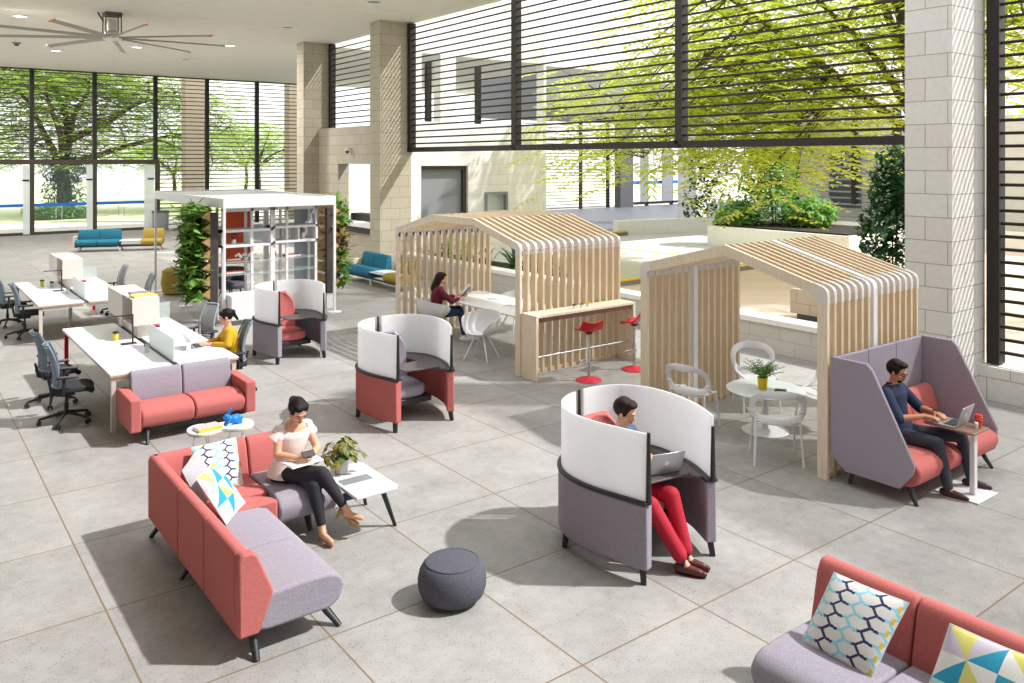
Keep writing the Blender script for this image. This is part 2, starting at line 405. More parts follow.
t = thing('smoke_detector', 'small dark round detector on the ceiling left of the fan', 'detector', (x, y, cz))
obj('base', MB().lathe([(.001, 0), (.14, 0), (.14, -.04), (.10, -.05), (.001, -.05)], seg=20), 'grey_panel', t)
obj('sensor', MB().lathe([(.08, -.045), (.08, -.09), (.05, -.12), (.001, -.12)], seg=20), 'dark_panel', t)

# fan: nine long blades on a drop rod
fx, fy, fz = 5.08, 25.4, 6.95
fan = thing('ceiling_fan', 'huge white ceiling fan with nine long thin blades', 'ceiling fan', (fx, fy, fz))
mat('fan_metal', 'CFCBC2', .4, metal=.4); mat('fan_blade', 'A8A296', .5); mat('orange_tip', 'E08A4A', .6)
m = MB().box((-.22, -.22, .5), (.22, .22, .6))
for sx in (-.2, .2):
    for sy in (-.2, .2): m.tube([(sx, sy, -.02), (sx, sy, .5)], .018)
m.tube([(-.35, .1, .6), (-.2, .1, .35)], .025)
obj('mount_frame', m, 'dark_panel', fan)
obj('motor', MB().lathe([(.001, .42), (.12, .42), (.13, .38), (.13, .1), (.2, .05), (.2, -.02), (.12, -.08), (.001, -.08)]), 'fan_metal', fan)
obj('hub', MB().lathe([(.001, -.08), (.26, -.06), (.28, -.1), (.2, -.16), (.001, -.18)]), 'white_paint', fan)
for i in range(9):
    a = math.radians(232.8 + i*40); ca, sa = math.cos(a), math.sin(a)
    M = Matrix(((ca, -sa, 0), (sa, ca, 0), (0, 0, 1))) @ Matrix.Rotation(math.radians(18), 3, 'X')
    bl = MB(); prof = [(-.10, .0), (-.04, .022), (.04, .022), (.11, -.004), (.04, -.016), (-.05, -.016)]
    n = 7; vs = []
    for j in range(n):
        r = .26 + (3.02 - .26)*j/(n-1); w = 1.0 - .15*j/(n-1)
        for (py_, pz_) in prof: vs.append(M @ V((r, py_*w, pz_)) + V((0, 0, -.1 - .02*(j/(n-1))**2)))
    k6 = len(prof); fs = [(j*k6+q, j*k6+(q+1) % k6, (j+1)*k6+(q+1) % k6, (j+1)*k6+q) for j in range(n-1) for q in range(k6)]
    fs += [tuple(range(k6-1, -1, -1)), tuple((n-1)*k6+q for q in range(k6))]; fs = [tuple(reversed(x_)) for x_ in fs]
    bl.add(vs, fs); b = obj('blade', bl, 'fan_blade', fan)
    tp = MB().obox(M @ V((3.03, 0, 0)) + V((0, 0, -.12)), .02, .085, .02, M); obj('tip_cap', tp, 'orange_tip', b)

# ---------------------------------------------------------------- stone pillars and walls
struct('wall_pillar_near', MB().box((11.63, 5.36, 0), (12.62, 6.02, 9.5)), 'block_white', 'tall white stone block pillar behind the high sofa booth', 'pillar', smooth=0)
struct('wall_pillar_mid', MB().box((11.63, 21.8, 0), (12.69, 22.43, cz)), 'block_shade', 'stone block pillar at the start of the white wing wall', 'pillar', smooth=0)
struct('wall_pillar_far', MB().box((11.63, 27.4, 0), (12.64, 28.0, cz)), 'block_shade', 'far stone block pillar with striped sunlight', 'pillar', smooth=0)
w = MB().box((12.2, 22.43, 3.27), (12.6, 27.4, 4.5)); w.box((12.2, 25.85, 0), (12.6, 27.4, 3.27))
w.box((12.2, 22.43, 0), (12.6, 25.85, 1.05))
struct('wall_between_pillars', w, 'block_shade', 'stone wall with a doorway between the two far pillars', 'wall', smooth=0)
w = MB().box((12.05, 22.43, 1.25), (12.7, 25.85, 1.37)); w.mi(1).box((12.1, 22.43, 1.05), (12.65, 25.85, 1.25)); w.mi(1).box((12.65, 22.6, 1.37), (13.1, 25.8, 1.6))
struct('trim_counter', w, ['coping', 'dark_metal'], 'white and black counter top on the wall between the far pillars', 'counter', smooth=0)
# white wing wall running out from the middle pillar, with openings
def wall_with_holes(x0, x1, z0, z1, holes, y0, y1):
    m = MB(); xs = sorted(set([x0, x1] + [h[0] for h in holes] + [h[1] for h in holes])); zs = sorted(set([z0, z1] + [h[2] for h in holes] + [h[3] for h in holes]))
    for i in range(len(xs)-1):
        for j in range(len(zs)-1):
            cx_, cz_ = (xs[i]+xs[i+1])/2, (zs[j]+zs[j+1])/2
            if any(h[0] < cx_ < h[1] and h[2] < cz_ < h[3] for h in holes): continue
            m.box((xs[i], y0, zs[j]), (xs[i+1], y1, zs[j+1]))
    return m
holes = [(13.04, 14.77, 1.2, 3.22), (15.47, 16.28, 1.75, 2.3), (13.06, 13.74, 4.58, 6.68), (14.31, 17.9, 4.56, 6.68)]
struct('wall_wing', wall_with_holes(12.69, 18.0, -.04, 8.6, holes, 21.8, 22.2), 'block_out', 'sunlit white block wall with openings reaching into the courtyard', 'wall', smooth=0)
w = MB().box((13.1, 22.5, -.04), (18, 22.6, 4.5)); struct('wall_recess', w, 'grey_panel', 'grey wall seen through the openings of the white wing wall', 'wall', smooth=0)
fr = MB().box((13.04, 21.9, 3.1), (14.77, 22.0, 3.22)).box((14.65, 21.9, 1.2), (14.77, 22.0, 3.1)).box((13.04, 21.9, 1.2), (13.1, 22.0, 3.1)); 
wn = struct('window_wing', MB().box((13.1, 22.02, 1.2), (14.65, 22.05, 3.1)), 'grey_panel', 'large shaded window in the white wing wall', 'window', smooth=0); obj('frame', fr, 'brown_metal', wn, smooth=0)
wn = struct('window_small', MB().box((15.47, 22.02, 1.75), (16.28, 22.05, 2.3)), 'frost_glass', 'small square window low in the white wing wall', 'window', smooth=0)
obj('frame', MB().box((15.42, 21.74, 2.28), (16.33, 21.9, 2.36)).box((15.42, 21.74, 1.75), (15.5, 21.9, 2.28)).box((16.25, 21.74, 1.75), (16.33, 21.9, 2.28)), 'grey_panel', wn, smooth=0)
# balcony deck roof behind
struct('wall_canopy', MB().box((18.0, 22.2, 5.0), (36, 26, 6.4)), 'grey_panel', 'grey roof edge of the covered hall beyond the wing wall', 'canopy', smooth=0)
for i, (x, y) in enumerate([(14.9, 24.5), (17.0, 24.5)]):
    struct('wall_post_%d' % (i+1), MB().box((x, y, 4.5), (x+.18, y+.18, 6.8)), 'dark_metal', 'dark post seen through the upper opening', 'post', smooth=0)
# low wall with coping along the open facade
w = MB().box((12.42, 6.02, 0), (12.7, 21.8, .5)); struct('wall_low', w, 'block_grey', 'low block wall along the open side of the hall', 'low wall', smooth=0)
struct('trim_coping', MB().box((12.38, 6.02, .5), (12.78, 21.8, .6)), 'coping', 'white coping on the low wall', 'coping', smooth=0, bevel=.01)
struct('wall_low_right', MB().box((12.42, -4, 0), (12.95, 5.36, .48)), 'block_white', 'low white block wall under the louvres right of the pillar', 'low wall', smooth=0)
# planter bed behind the low wall
struct('wall_bed', MB().box((12.7, 15.9, -.04), (14.0, 21.8, .4)), 'block_grey', 'low block edge of the planting bed', 'planting bed', smooth=0)
struct('ground_bed', MB().box((12.75, 16.0, .4), (13.9, 21.8, .5)), 'soil', 'dark soil bed behind the low wall', 'planting bed', smooth=0)

# ---------------------------------------------------------------- louvre windows
def louvre_x(name, y0, y1, z0, z1, step, label, mull, bottom=True, th=.042):
    m = MB(); z = z0 + step*.6
    while z < z1:
        m.obox((12.62, (y0+y1)/2, z), .014, abs(y1-y0)/2, th/2, Matrix.Rotation(math.radians(-12), 3, 'Y')); z += step
    o = struct(name, m, 'dark_metal', label, 'louvre', smooth=0)
    mu = MB()
    for y in mull: mu.box((12.55, y, z0-.06), (12.75, y+.17, z1+.02))
    obj('mullion', mu, 'dark_metal', o, smooth=0)
    if bottom: obj('bottom_rail', MB().box((12.55, y0, z0-.14), (12.75, y1, z0)), 'dark_metal', o, smooth=0)
    return o
T = 7.5
louvre_x('window_1', 16.5, 21.8, 3.78, T, .183, 'dark louvre bay next to the middle pillar', [21.62, 16.42])
louvre_x('window_2', 11.1, 16.42, 3.78, T+.1, .183, 'middle dark louvre bay above the courtyard', [11.0])
louvre_x('window_3', 6.02, 11.0, 3.78, T+.1, .183, 'dark louvre bay left of the near pillar', [])
louvre_x('window_4', -4, 5.2, .56, T+1.6, .183, 'full height dark louvres right of the near pillar', [5.14], bottom=False)
louvre_x('window_5', 22.43, 27.4, 4.55, T, .19, 'louvre bay between the two far pillars', [27.2], bottom=False)
def louvre_y(name, x0, x1, y, z0, z1, step, label, mx, m_='brown_metal', th=.04, cat='louvre'):
    m = MB(); z = z0 + step*.5
    while z < z1:
        m.obox(((x0+x1)/2, y, z), (x1-x0)/2, .03, th/2, Matrix.Rotation(math.radians(12), 3, 'X')); z += step
    o = struct(name, m, m_, label, cat, smooth=0); mu = MB()
    for x in mx: mu.box((x-.09, y-.12, z0), (x+.09, y+.08, z1+.05))
    if mx: obj('mullion', mu, 'dark_metal', o, smooth=0)
    return o
louvre_y('window_6', -2, 10.55, 43, 3.42, T, .205, 'louvres above the glass entrance doors', [0, 2.65, 5.25, 7.83, 10.55])
louvre_y('window_7', 10.6, 18.5, 43, 0.1, T, .205, 'full height louvres right of the entrance doors', [13.04, 15.63, 18.3])
louvre_y('window_8', 33.5, 41.5, 43, 0.0, T+1, .22, 'louvres of the far hall seen over the wooden pavilion', [35.2, 38.6, 41.2], 'dark_metal')
struct('trim_transom', MB().box((-2, 42.88, 3.2), (10.72, 43.12, 3.42)), 'brown_metal', 'brown transom beam over the entrance doors', 'beam', smooth=0)
struct('trim_head', MB().box((-6, 42.9, T), (18.5, 43.1, cz)), 'dark_metal', 'dark head rail at the ceiling', 'rail', smooth=0)
struct('trim_door_post', MB().box((10.55, 42.88, 0), (10.75, 43.12, 3.2)), 'brown_metal', 'brown post at the right end of the entrance doors', 'post', smooth=0)
for i, (x0, x1) in enumerate([(-.0, 2.65), (2.65, 5.25), (5.25, 7.83), (7.83, 10.55)]):
    d = struct('door_%d' % (i+1), MB().box((x0+.1, 42.98, .12), (x1-.1, 43.0, 3.2)), 'door_glass', ['glass entrance door bay hidden at the far left', 'leftmost glass entrance door pair in view', 'glass entrance door pair in front of the big tree', 'glass entrance door pair beside the brown post'][i], 'door', smooth=0)
    obj('frame', MB().box((x0-.08, 42.9, 0), (x0+.1, 43.1, 3.2)).box((x0+.1, 42.93, 0), (x1-.1, 43.07, .12)), 'brown_metal', d, smooth=0)
    obj('leaf_panel', MB().box((x1-(.55 if i == 3 else .36), 42.8, .05), (x1-.1, 42.86, 3.15)), 'frost_glass', d, smooth=0)
    obj('blue_band', MB().box((x0+.1, 42.95, 1.28), (x1-.1, 42.97, 1.42)), 'blue_film', d, smooth=0)
    xm = (x0+x1)/2 - .2
    obj('pull_handle', MB().tube([(xm-.12, 42.9, .7), (xm-.12, 42.9, 1.25)], .02).tube([(xm+.12, 42.9, .7), (xm+.12, 42.9, 1.25)], .02), 'chrome', d)
    obj('hinge_bracket', MB().box((x1-.4, 42.75, 2.45), (x1-.12, 42.8, 2.52)), 'dark_metal', d, smooth=0)
# hall beyond: dark column, glass doors with blue bands
struct('wall_hall_column', MB().box((41.8, 42.3, 0), (43.1, 42.9, 8)), 'dark_panel', 'dark square column in the far hall', 'column', smooth=0)
for i, (x0, dw) in enumerate([(43.3, 1.8), (45.1, 2.7), (47.8, 2.6)]):
    d = struct('door_%d' % (i+5), MB().box((x0+.15, 42.98, .3), (x0+dw, 43.0, 4)), 'door_glass', ['far hall glass door beside the dark column', 'middle far hall glass door', 'far hall glass door beside the white column'][i], 'door', smooth=0)
    obj('frame', MB().box((x0, 42.85, 0), (x0+.16, 43.1, 4.2)).box((x0, 42.85, .12), (x0+dw, 43.1, .3)), 'dark_metal', d, smooth=0)
    obj('blue_band', MB().box((x0+.15, 42.9, 1.6), (x0+dw, 42.93, 1.85)), 'blue_film', d, smooth=0)
    obj('side_panel', MB().box((x0+dw*.55, 42.7, .3), (x0+dw-.05, 42.76, 4.2)), 'grey_panel', d, smooth=0)
struct('wall_white_column', MB().box((34.4, 29.1, -.04), (35.2, 30.4, 9)), 'white_paint', 'white square column beside the courtyard tree', 'column', smooth=0)
# slanting white low wall in the courtyard
a, b = V((26.62, 27.06, 0)), V((33.9, 25.3, 0)); d = (b-a).normalized(); n_ = V((-d.y, d.x, 0))
p = [a, b, b+n_*.5, a+n_*.5]; struct('wall_bench', MB().prism([(q.x, q.y) for q in p], -.04, .62), 'coping', 'long low white wall across the courtyard road', 'low wall', smooth=0)
# right-hand courtyard building: louvres over a white base wall
struct('wall_courtyard_base', MB().box((33.3, 6, -.04), (33.6, 24.5, .72)), 'coping', 'white base wall under the courtyard louvres', 'wall', smooth=0)
struct('wall_courtyard_back', MB().box((35.6, 2, -.04), (36, 24.5, 5.2)), 'concrete_out', 'pale building wall behind the courtyard louvres', 'wall', smooth=0)
m = MB(); z = .9
while z < 5.6: m.box((33.35, 17.55, z), (33.5, 24.5, z+.07)); z += .27
o = struct('window_9', m, 'grey_panel', 'grey horizontal louvres on the courtyard building', 'louvre', smooth=0)
obj('mullion', MB().box((33.3, 17.5, .72), (33.55, 17.8, 5.8)).box((33.3, 19.4, 1.5), (33.55, 19.6, 5.8)).box((33.3, 22.3, 1.5), (33.55, 22.5, 5.8)), 'dark_metal', o, smooth=0)
wn = struct('window_10', MB().box((35.3, 18.3, 1.3), (35.5, 18.7, 3.6)).box((35.3, 20.4, 1.2), (35.5, 21.9, 3.8)), 'dark_panel', 'dark window of the courtyard building', 'window', smooth=0)
# planter box of the courtyard tree, small stone box near the pavilion
struct('wall_planter', MB().box((26.2, 15.5, -.04), (30.2, 21.6, .78)), 'coping', 'cream masonry planter round the leafy courtyard shrubs', 'planter', smooth=0)
struct('ground_planter_soil', MB().box((26.4, 15.7, .78), (30.0, 21.4, .84)), 'soil', 'soil in the courtyard planter', 'soil', smooth=0)
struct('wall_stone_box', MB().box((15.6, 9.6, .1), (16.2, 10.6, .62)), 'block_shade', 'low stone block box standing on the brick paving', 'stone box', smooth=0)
struct('wall_stone_box_base', MB().box((15.7, 9.7, -.03), (16.1, 10.5, .1)), 'dark_panel', 'dark base under the stone box', 'base', smooth=0)
# outside columns beyond the back wall
for i, (x0, x1) in enumerate([(13.0, 14.0), (18.9, 20.0)]):
    struct('wall_outside_column_%d' % (i+1), MB().box((x0, 46.6, 0), (x1, 47.4, 8.5)), 'tan_column', ['tan column outside behind the middle of the back louvres', 'tan column outside next to the far stone pillar'][i], 'column', smooth=0)

# camera on the pillar wall
t = thing('security_camera', 'small dome camera on the stone wall between the far pillars', 'camera', (12.2, 24.9, 3.75))
obj('bracket', MB().box((-.12, -.03, .0), (0, .03, .06)).lathe([(.05, .04), (.07, 0), (.07, -.04), (.05, -.06)], (-.12, 0, 0)), 'white_paint', t)
obj('lens_dome', MB().ell((-.12, 0, -.07), .065), 'dark_metal', t)
# litter bin
t = thing('litter_bin', 'grey round litter bin against the back louvres', 'litter bin', (10.6, 42.2, 0))
obj('body', MB().lathe([(.001, 0), (.33, 0), (.36, .05), (.38, .85), (.001, .85)]), 'grey_panel', t)
obj('rim', MB().lathe([(.36, .85), (.40, .86), (.40, .93), (.34, .94), (.33, .86)]), 'dark_panel', t)

# ---------------------------------------------------------------- vegetation
def leaf_cloud(mb, rng, c, r, n, size, flat=.6, up=.3):
    for _ in range(n):
        while True:
            p = V((rng.uniform(-1, 1), rng.uniform(-1, 1), rng.uniform(-1, 1)))
            if p.length < 1: break
        q = V(c) + V((p.x*r[0], p.y*r[1], p.z*r[2]))
        d = V((rng.gauss(0, 1), rng.gauss(0, 1), rng.gauss(0, .5) - .2)).normalized(); u, w = ortho(d)
        w = (w + V((0, 0, up*2))).normalized(); side = d.cross(w).normalized(); s = size*rng.uniform(.6, 1.3)
        nn = side.cross(d)
        mb.add([q, q + d*s*.45 + side*s*flat*.5 + nn*s*.06, q + d*s, q + d*s*.45 - side*s*flat*.5 + nn*s*.06], [(0, 1, 2, 3)])
def frond(mb, rng, q, d, L, n, w, droop=.35):
    """compound leaf: leaflets in pairs along a drooping rachis"""
    d = V(d).normalized(); side = d.cross(V((0, 0, 1)));
    if side.length < .1: side = V((1, 0, 0))
    side.normalize()
    for i in range(n):
        t = (i+1)/n; c = V(q) + d*L*t + V((0, 0, -droop*L*t*t))
        for s in (-1, 1):
            l = side*s*w*(1.1 - .5*t) + d*w*.45 + V((0, 0, -w*.25)); a = d*w*.22
            mb.add([c, c + l*.5 + a, c + l, c + l*.5 - a], [(0, 1, 2, 3)])
def tree(name, label, base, trunk, tips, lm, rng, n_fr, L, w, group=None, r0=.22, spread=.9, droop=.3, limbs=6):
    t = thing(name, label, 'tree', base, 0, group)
    b = MB(); tp = [V(p) for p in trunk]; b.tube(catmull(tp, 4), [r0*(1 - .5*i/(len(tp)*4-4)) for i in range((len(tp)-1)*4+1)], 10)
    f = MB(); tips = [V(e) for e in tips]; nodes = []
    hi = [e for e in tips if e.z > trunk[-1][2]*.6]; mains = [hi[int(i*len(hi)/limbs)] for i in range(limbs)]
    for i, e in enumerate(mains):
        k = tp[-1 - i % min(3, len(tp)-2)]; path = catmull([k, k.lerp(e, .35) + V((rng.uniform(-.3, .3), rng.uniform(-.3, .3), .3)), k.lerp(e, .7) + V((rng.uniform(-.3, .3), rng.uniform(-.3, .3), .35)), e], 5)
        n = len(path); b.tube(path, [r0*.5*(1-.85*q/(n-1)) for q in range(n)], 7); nodes += path[3:]
    for e in tips:
        k = min(nodes, key=lambda p: (p-e).length + abs(p.z-e.z)*.3); path = catmull([k, (k+e)/2 + V((rng.uniform(-.2, .2), rng.uniform(-.2, .2), rng.uniform(.0, .3))), e], 4)
        if (k-e).length > .05: b.tube(path, [r0*.13*(1-.8*q/(len(path)-1)) for q in range(len(path))], 5)
        for j in range(n_fr):
            s = path[rng.randrange(2, len(path))] if rng.random() < .4 else e
            o = V((rng.gauss(0, spread), rng.gauss(0, spread), rng.gauss(0, spread*.5))); q = s + o
            if j % 9 == 0: b.tube([s, s+o*.5+V((0, 0, .1)), q], [r0*.06, r0*.04, r0*.02], 4)
            dd = V((o.x + rng.gauss(0, .5), o.y + rng.gauss(0, .5), rng.uniform(-.25, .25))); frond(f, rng, q, dd, L*rng.uniform(.7, 1.3), 5, w*rng.uniform(.8, 1.2), droop)
    obj('trunk', b, 'bark', t); obj('foliage', f, lm, t, smooth=0); return t
rng = random.Random(4)
# courtyard tree seen through the louvres: it stands behind the near pillar and spreads left
def crown(n, lat, dep, zz):      # points of the crown: sideways and depth spread of a broad, shallow crown
    return [(.64*l + .77*d, -.77*l + .64*d, z) for l, d, z in ((rng.uniform(*lat), rng.uniform(*dep), rng.uniform(*zz)) for _ in range(n))]
tips = crown(42, (-7.2, 2.5), (-2.6, 2.8), (5.3, 9.6)) + crown(15, (-10.2, -5), (-2.2, 2.2), (4.5, 6.6)) + crown(26, (-6, 5), (-2.5, 2.5), (7.5, 11)) + crown(7, (-9.5, -7.5), (-2, 1), (3.4, 4.2)) + crown(13, (-5.7, -3.7), (-1.5, 1), (2.7, 4.6))
rng.shuffle(tips)
tree('courtyard_tree', 'spreading lime green tree filling the louvres above the courtyard', (23.7, 11.2, -.04), [(0, 0, 0), (.1, .1, 2.0), (-.1, .5, 4.0), (-.3, .8, 6.0), (-.4, 1.0, 8.0)], tips, 'leaf_lime', rng, 54, .8, .27, r0=.3, spread=1.0, limbs=9)
# planter shrubs with a broad dark tree stump of leaves
def shrub(name, label, loc, blobs, lm, rng, n, size, group=None, stems=5, flat=.5, cat='shrub'):
    t = thing(name, label, cat, loc, 0, group); f = MB(); s = MB()
    for c, r in blobs: leaf_cloud(f, rng, c, r, n, size, flat, .5)
    for i in range(stems):
        c, r = blobs[i % len(blobs)]; s.tube([(c[0]*.4, c[1]*.4, 0), (c[0]*.8, c[1]*.8, c[2]*.6), c], [.03, .02, .01], 5)
    obj('stem', s, 'bark', t); obj('foliage', f, lm, t, smooth=0); return t
shrub('planter_shrub', 'tall broad-leaved shrub filling the cream courtyard planter', (28.3, 19.9, .84), [((0, 0, .9), (1.6, 1.8, 1.0)), ((0, .3, 1.9), (1.2, 1.2, 1.0)), ((-1.1, .9, .3), (.9, 1.0, .7)), ((.2, -1.4, .5), (1.1, 1.1, .6)), ((.2, .4, 2.9), (.8, .9, .9))], 'leaf_bush', rng, 900, .32)
shrub('planter_shrub', 'tall dark shrub behind the left end of the cream courtyard planter', (32.6, 26.9, -.04), [((0, 0, 1.4), (1.3, 1.3, 1.4)), ((0, 0, 3.2), (1.3, 1.3, 1.3))], 'leaf_dark', rng, 500, .35)
shrub('climbing_shrub', 'dark leafy shrub against the left side of the near pillar', (15.1, 8.1, -.03), [((0, 0, 1.0), (1.0, .9, 1.0)), ((.1, 0, 2.1), (.65, .6, .8)), ((.1, -.1, 3.0), (.5, .5, .8))], 'leaf_dark', rng, 900, .2)
shrub('palm_shrub', 'green palm-like plants behind the louvres right of the pillar', (15.2, 4.1, -.03), [((0, 0, 1.1), (1.3, 1.5, 1.0)), ((.4, -.9, 2.0), (.9, 1.1, .8)), ((0, .6, 1.6), (.8, .8, .7))], 'leaf_green', rng, 520, .45, flat=.25)
tips = [(rng.uniform(-2, 3), rng.uniform(-3, 3), rng.uniform(4.2, 8.5)) for i in range(22)]
tree('right_tree', 'green tree behind the full height louvres at the right edge', (22.5, 4.0, -.04), [(0, 0, 0), (.1, .1, 1.6), (.2, 0, 3.4), (0, .2, 5)], tips, 'leaf_lime', rng, 22, .5, .15, r0=.15)
# bed plants behind the wooden pavilion
lb = ['arching grassy plant in the bed behind the pavilion table', 'dark reedy plant in the bed right of the arching one', 'light green plant in the bed at the foot of the white wall', 'small leafy plant in the bed near the blue sofa', 'leafy plant in the bed in front of the large wing window', 'feathery green plant at the end of the white wing wall']
for i, (x, y, nn, L, lm) in enumerate([(13.4, 17.4, 26, 1.0, 'leaf_dark'), (13.5, 16.4, 22, .9, 'leaf_blue'), (13.3, 18.9, 20, .8, 'leaf_green'), (13.2, 20.9, 16, .9, 'leaf_green'), (13.6, 20.2, 22, 1.1, 'leaf_lime'), (18.6, 20.8, 34, 1.3, 'leaf_lime')]):
    t = thing('bed_plant', lb[i], 'plant', (x, y, .5 if x < 15 else 0), 0, 'plants in the beds by the white wall'); f = MB()
    for j in range(nn):
        a = rng.uniform(0, 2*PI); e = rng.uniform(.5, 1.2); d = V((math.cos(a)*math.cos(e), math.sin(a)*math.cos(e), math.sin(e)*1.2)); s = d.cross(V((0, 0, 1))).normalized()*.03
        o = V((rng.uniform(-.3, .3), rng.uniform(-.3, .3), 0)); P = [o + d*L*q + V((0, 0, -.35*L*q*q)) for q in (0, .25, .5, .75, 1)]
        vs = []
        for q, p in enumerate(P): w_ = (1, 1.4, 1.2, .8, .1)[q]; vs += [p + s*w_, p - s*w_]
        f.add(vs, [(2*q, 2*q+1, 2*q+3, 2*q+2) for q in range(4)])
    obj('leaves', f, lm, t, smooth=0)
    f = MB()
    for q in range(6): f.ell((rng.uniform(-.3, .3), rng.uniform(-.3, .3), .03), (.05, .05, .03), su=6, sv=4)
    obj('pebbles', f, 'curb', t)
# big park tree outside the entrance, hedge, small trees
tips = []
for i in range(60):
    a = rng.uniform(0, 2*PI); r = rng.uniform(1.5, 10.5); tips.append((r*math.cos(a), r*math.sin(a)*.6, 6.6 + rng.uniform(-2.4, 3.6) - r*.1))
tree('park_tree', 'big spreading tree outside behind the entrance doors', (8.7, 57.5, -.03), [(0, 0, 0), (.1, 0, 1.6), (0, 0, 3.0), (.3, 0, 4.6)], tips, 'leaf_park', rng, 72, 1.0, .34, r0=.5, spread=1.35)
shrub('trunk_creeper', 'leafy creeper covering the trunk of the big park tree', (8.6, 56.4, -.03), [((0, 0, 1.4), (1.3, 1.0, 1.4)), ((0, 0, 3.0), (1.3, 1, 1.0))], 'leaf_dark', rng, 1000, .42, flat=.3)
h = MB(); leaf_cloud(h, rng, (0, 0, .45), (1.9, .7, .48), 2600, .2); t = thing('clipped_hedge', 'low bright green hedge at the foot of the big park tree', 'hedge', (7.9, 54.0, -.03)); obj('foliage', h, 'leaf_bush', t, smooth=0)
obj('stems', MB().box((-1.5, -.4, 0), (1.5, .4, .5)), 'leaf_dark', t)
for i, (x, y, s, lbx) in enumerate([(19.0, 72, 1.0, 'small round tree on the lawn seen through the right door pair'), (30.0, 86, 1.3, 'distant tree on the lawn behind the back louvres'), (5, 80, 1.2, 'distant tree on the lawn seen through the left door pair'), (24, 66, 1.3, 'pale green tree behind the full height back louvres')]):
    tips = [(rng.uniform(-2.6, 2.6)*s, rng.uniform(-2, 2)*s, rng.uniform(2.4, 5.0)*s) for _ in range(14)]
    tree('lawn_tree', lbx, (x, y, -.03), [(0, 0, 0), (.2, 0, 1*s), (.1, 0, 2.2*s)], tips, 'leaf_park', rng, 46, .9, .3, 'distant lawn trees', r0=.22)
# ---------------------------------------------------------------- materials of the furniture
fabric('coral', 'B86563', 'C67570'); fabric('lilac', '8E8895', 'A6A0AB'); fabric('lilac_dark', '7C7684', '928C9A')
fabric('teal', '28687F', '32788F'); fabric('mustard', '98843C', 'A89448'); fabric('charcoal', '50505A', '64646E')
mat('black_leg', '23262B', .45); mat('black_frame', '26272B', .5); leafmat('panel_white', 'F4F5F7', 'F6F7F9', .5)
mat('roof_shaded', 'B4B6B8', .6); mat('tray_wood', '5E5654', .5, col2='4A4240', nscale=6, stretch=(12, 1, 1)); mat('top_wood', '8F6F5C', .5, col2='7C5E4E', nscale=6, stretch=(1, 12, 1))
mat('oak', 'D9C8AE', .55, col2='CDB695', nscale=5, stretch=(9, 9, .7)); mat('oak_light', 'E6D9C3', .55, col2='DCCBB1', nscale=5, stretch=(9, 9, .7))
mat('joint_grey', 'D8D2CC', .4, metal=.2); mat('white_gloss', 'E6E8EC', .25); mat('white_matte', 'E0E0E2', .6)
mat('ply_edge', 'C9AE86', .6); mat('red_gloss', 'C8161D', .25); mat('red_soft', 'C92A3E', .4); mat('silver', 'B9BBBE', .3, metal=.9); mat('leg_putty', 'CFC6BD', .5)
mat('mesh_grey', '6E7C8C', .7); mat('mesh_silver', 'A4A9B0', .6); mat('seat_black', '2A2A30', .9, bump=.2, nscale=200); mat('cab_white', 'DDD5CD', .55); mat('niche', 'CDBFAE', .6)
mat('marble', 'F3F3F3', .3, col2='DDE0E4', nscale=4, stretch=(1, 6, 1)); mat('tan_shell', 'C6B19C', .6); mat('kraft', 'B98E5E', .8); mat('red_panel', 'E2552C', .5); mat('dark_wood', '473E3D', .6, col2='39312F', nscale=6, stretch=(9, 9, .6))
mat('orchid', 'FAFAFA', .5); mat('inlay_grey', '85898C', .4); mat('pot_grey', 'C9C7C4', .5); mat('pot_yellow', 'D9C400', .4); mat('mag_yellow', 'E8C93A', .5)

# ---------------------------------------------------------------- modular sofas
def splay_leg(parent, x, y, dx, dy, h, r=.022, m='black_leg'):
    mb = MB().tube([(x, y, h), (x+dx*.55, y+dy*.55, h*.42), (x+dx, y+dy, .0)], [r*1.45, r*1.1, r*.8], 10, flat=.8)
    return obj('leg', mb, m, parent)
def seat_section(d, z0=.17, z1=.42):
    """side view of a cushion: nose at y=-d, back at y=0, pinched underside"""
    return [(0, z0+.02), (0, z1-.02), (-.10, z1), (-d*.55, z1+.012), (-d+.12, z1+.004), (-d+.05, z1-.02), (-d+.01, z1-.065), (-d, z1-.11), (-d+.035, z0+.04), (-d+.12, z0), (-.1, z0)]
def seat_mod(parent, x0, x1, yb, d, m, M=None, name='seat', z0=.17, z1=.42):
    sec = [(yb+a, b) for a, b in seat_section(d, z0, z1)]
    mb = MB().prism(sec, x0+.006, x1-.006, 'x')
    if M: mb.xf(M)
    return obj(name, mb, m, parent, bevel=.022, seg=3)
def back_mod(parent, x0, x1, yb, m, M=None, z0=.2, z1=.74, lean=.08, th=.13, name='backrest'):
    sec = [(yb, z0), (yb, z1-.05), (yb-.01, z1-.01), (yb-.035, z1), (yb-th+.055, z1), (yb-th+.03, z1-.02), (yb-th, z1-.07), (yb-th-lean, z0+.2), (yb-th-lean, z0)]
    mb = MB().prism(sec, x0+.005, x1-.005, 'x')
    if M: mb.xf(M)
    return obj(name, mb, m, parent, bevel=.02, seg=3)
R90 = lambda a, loc=(0, 0, 0): Matrix.Translation(loc) @ Matrix.Rotation(math.radians(a), 4, 'Z')

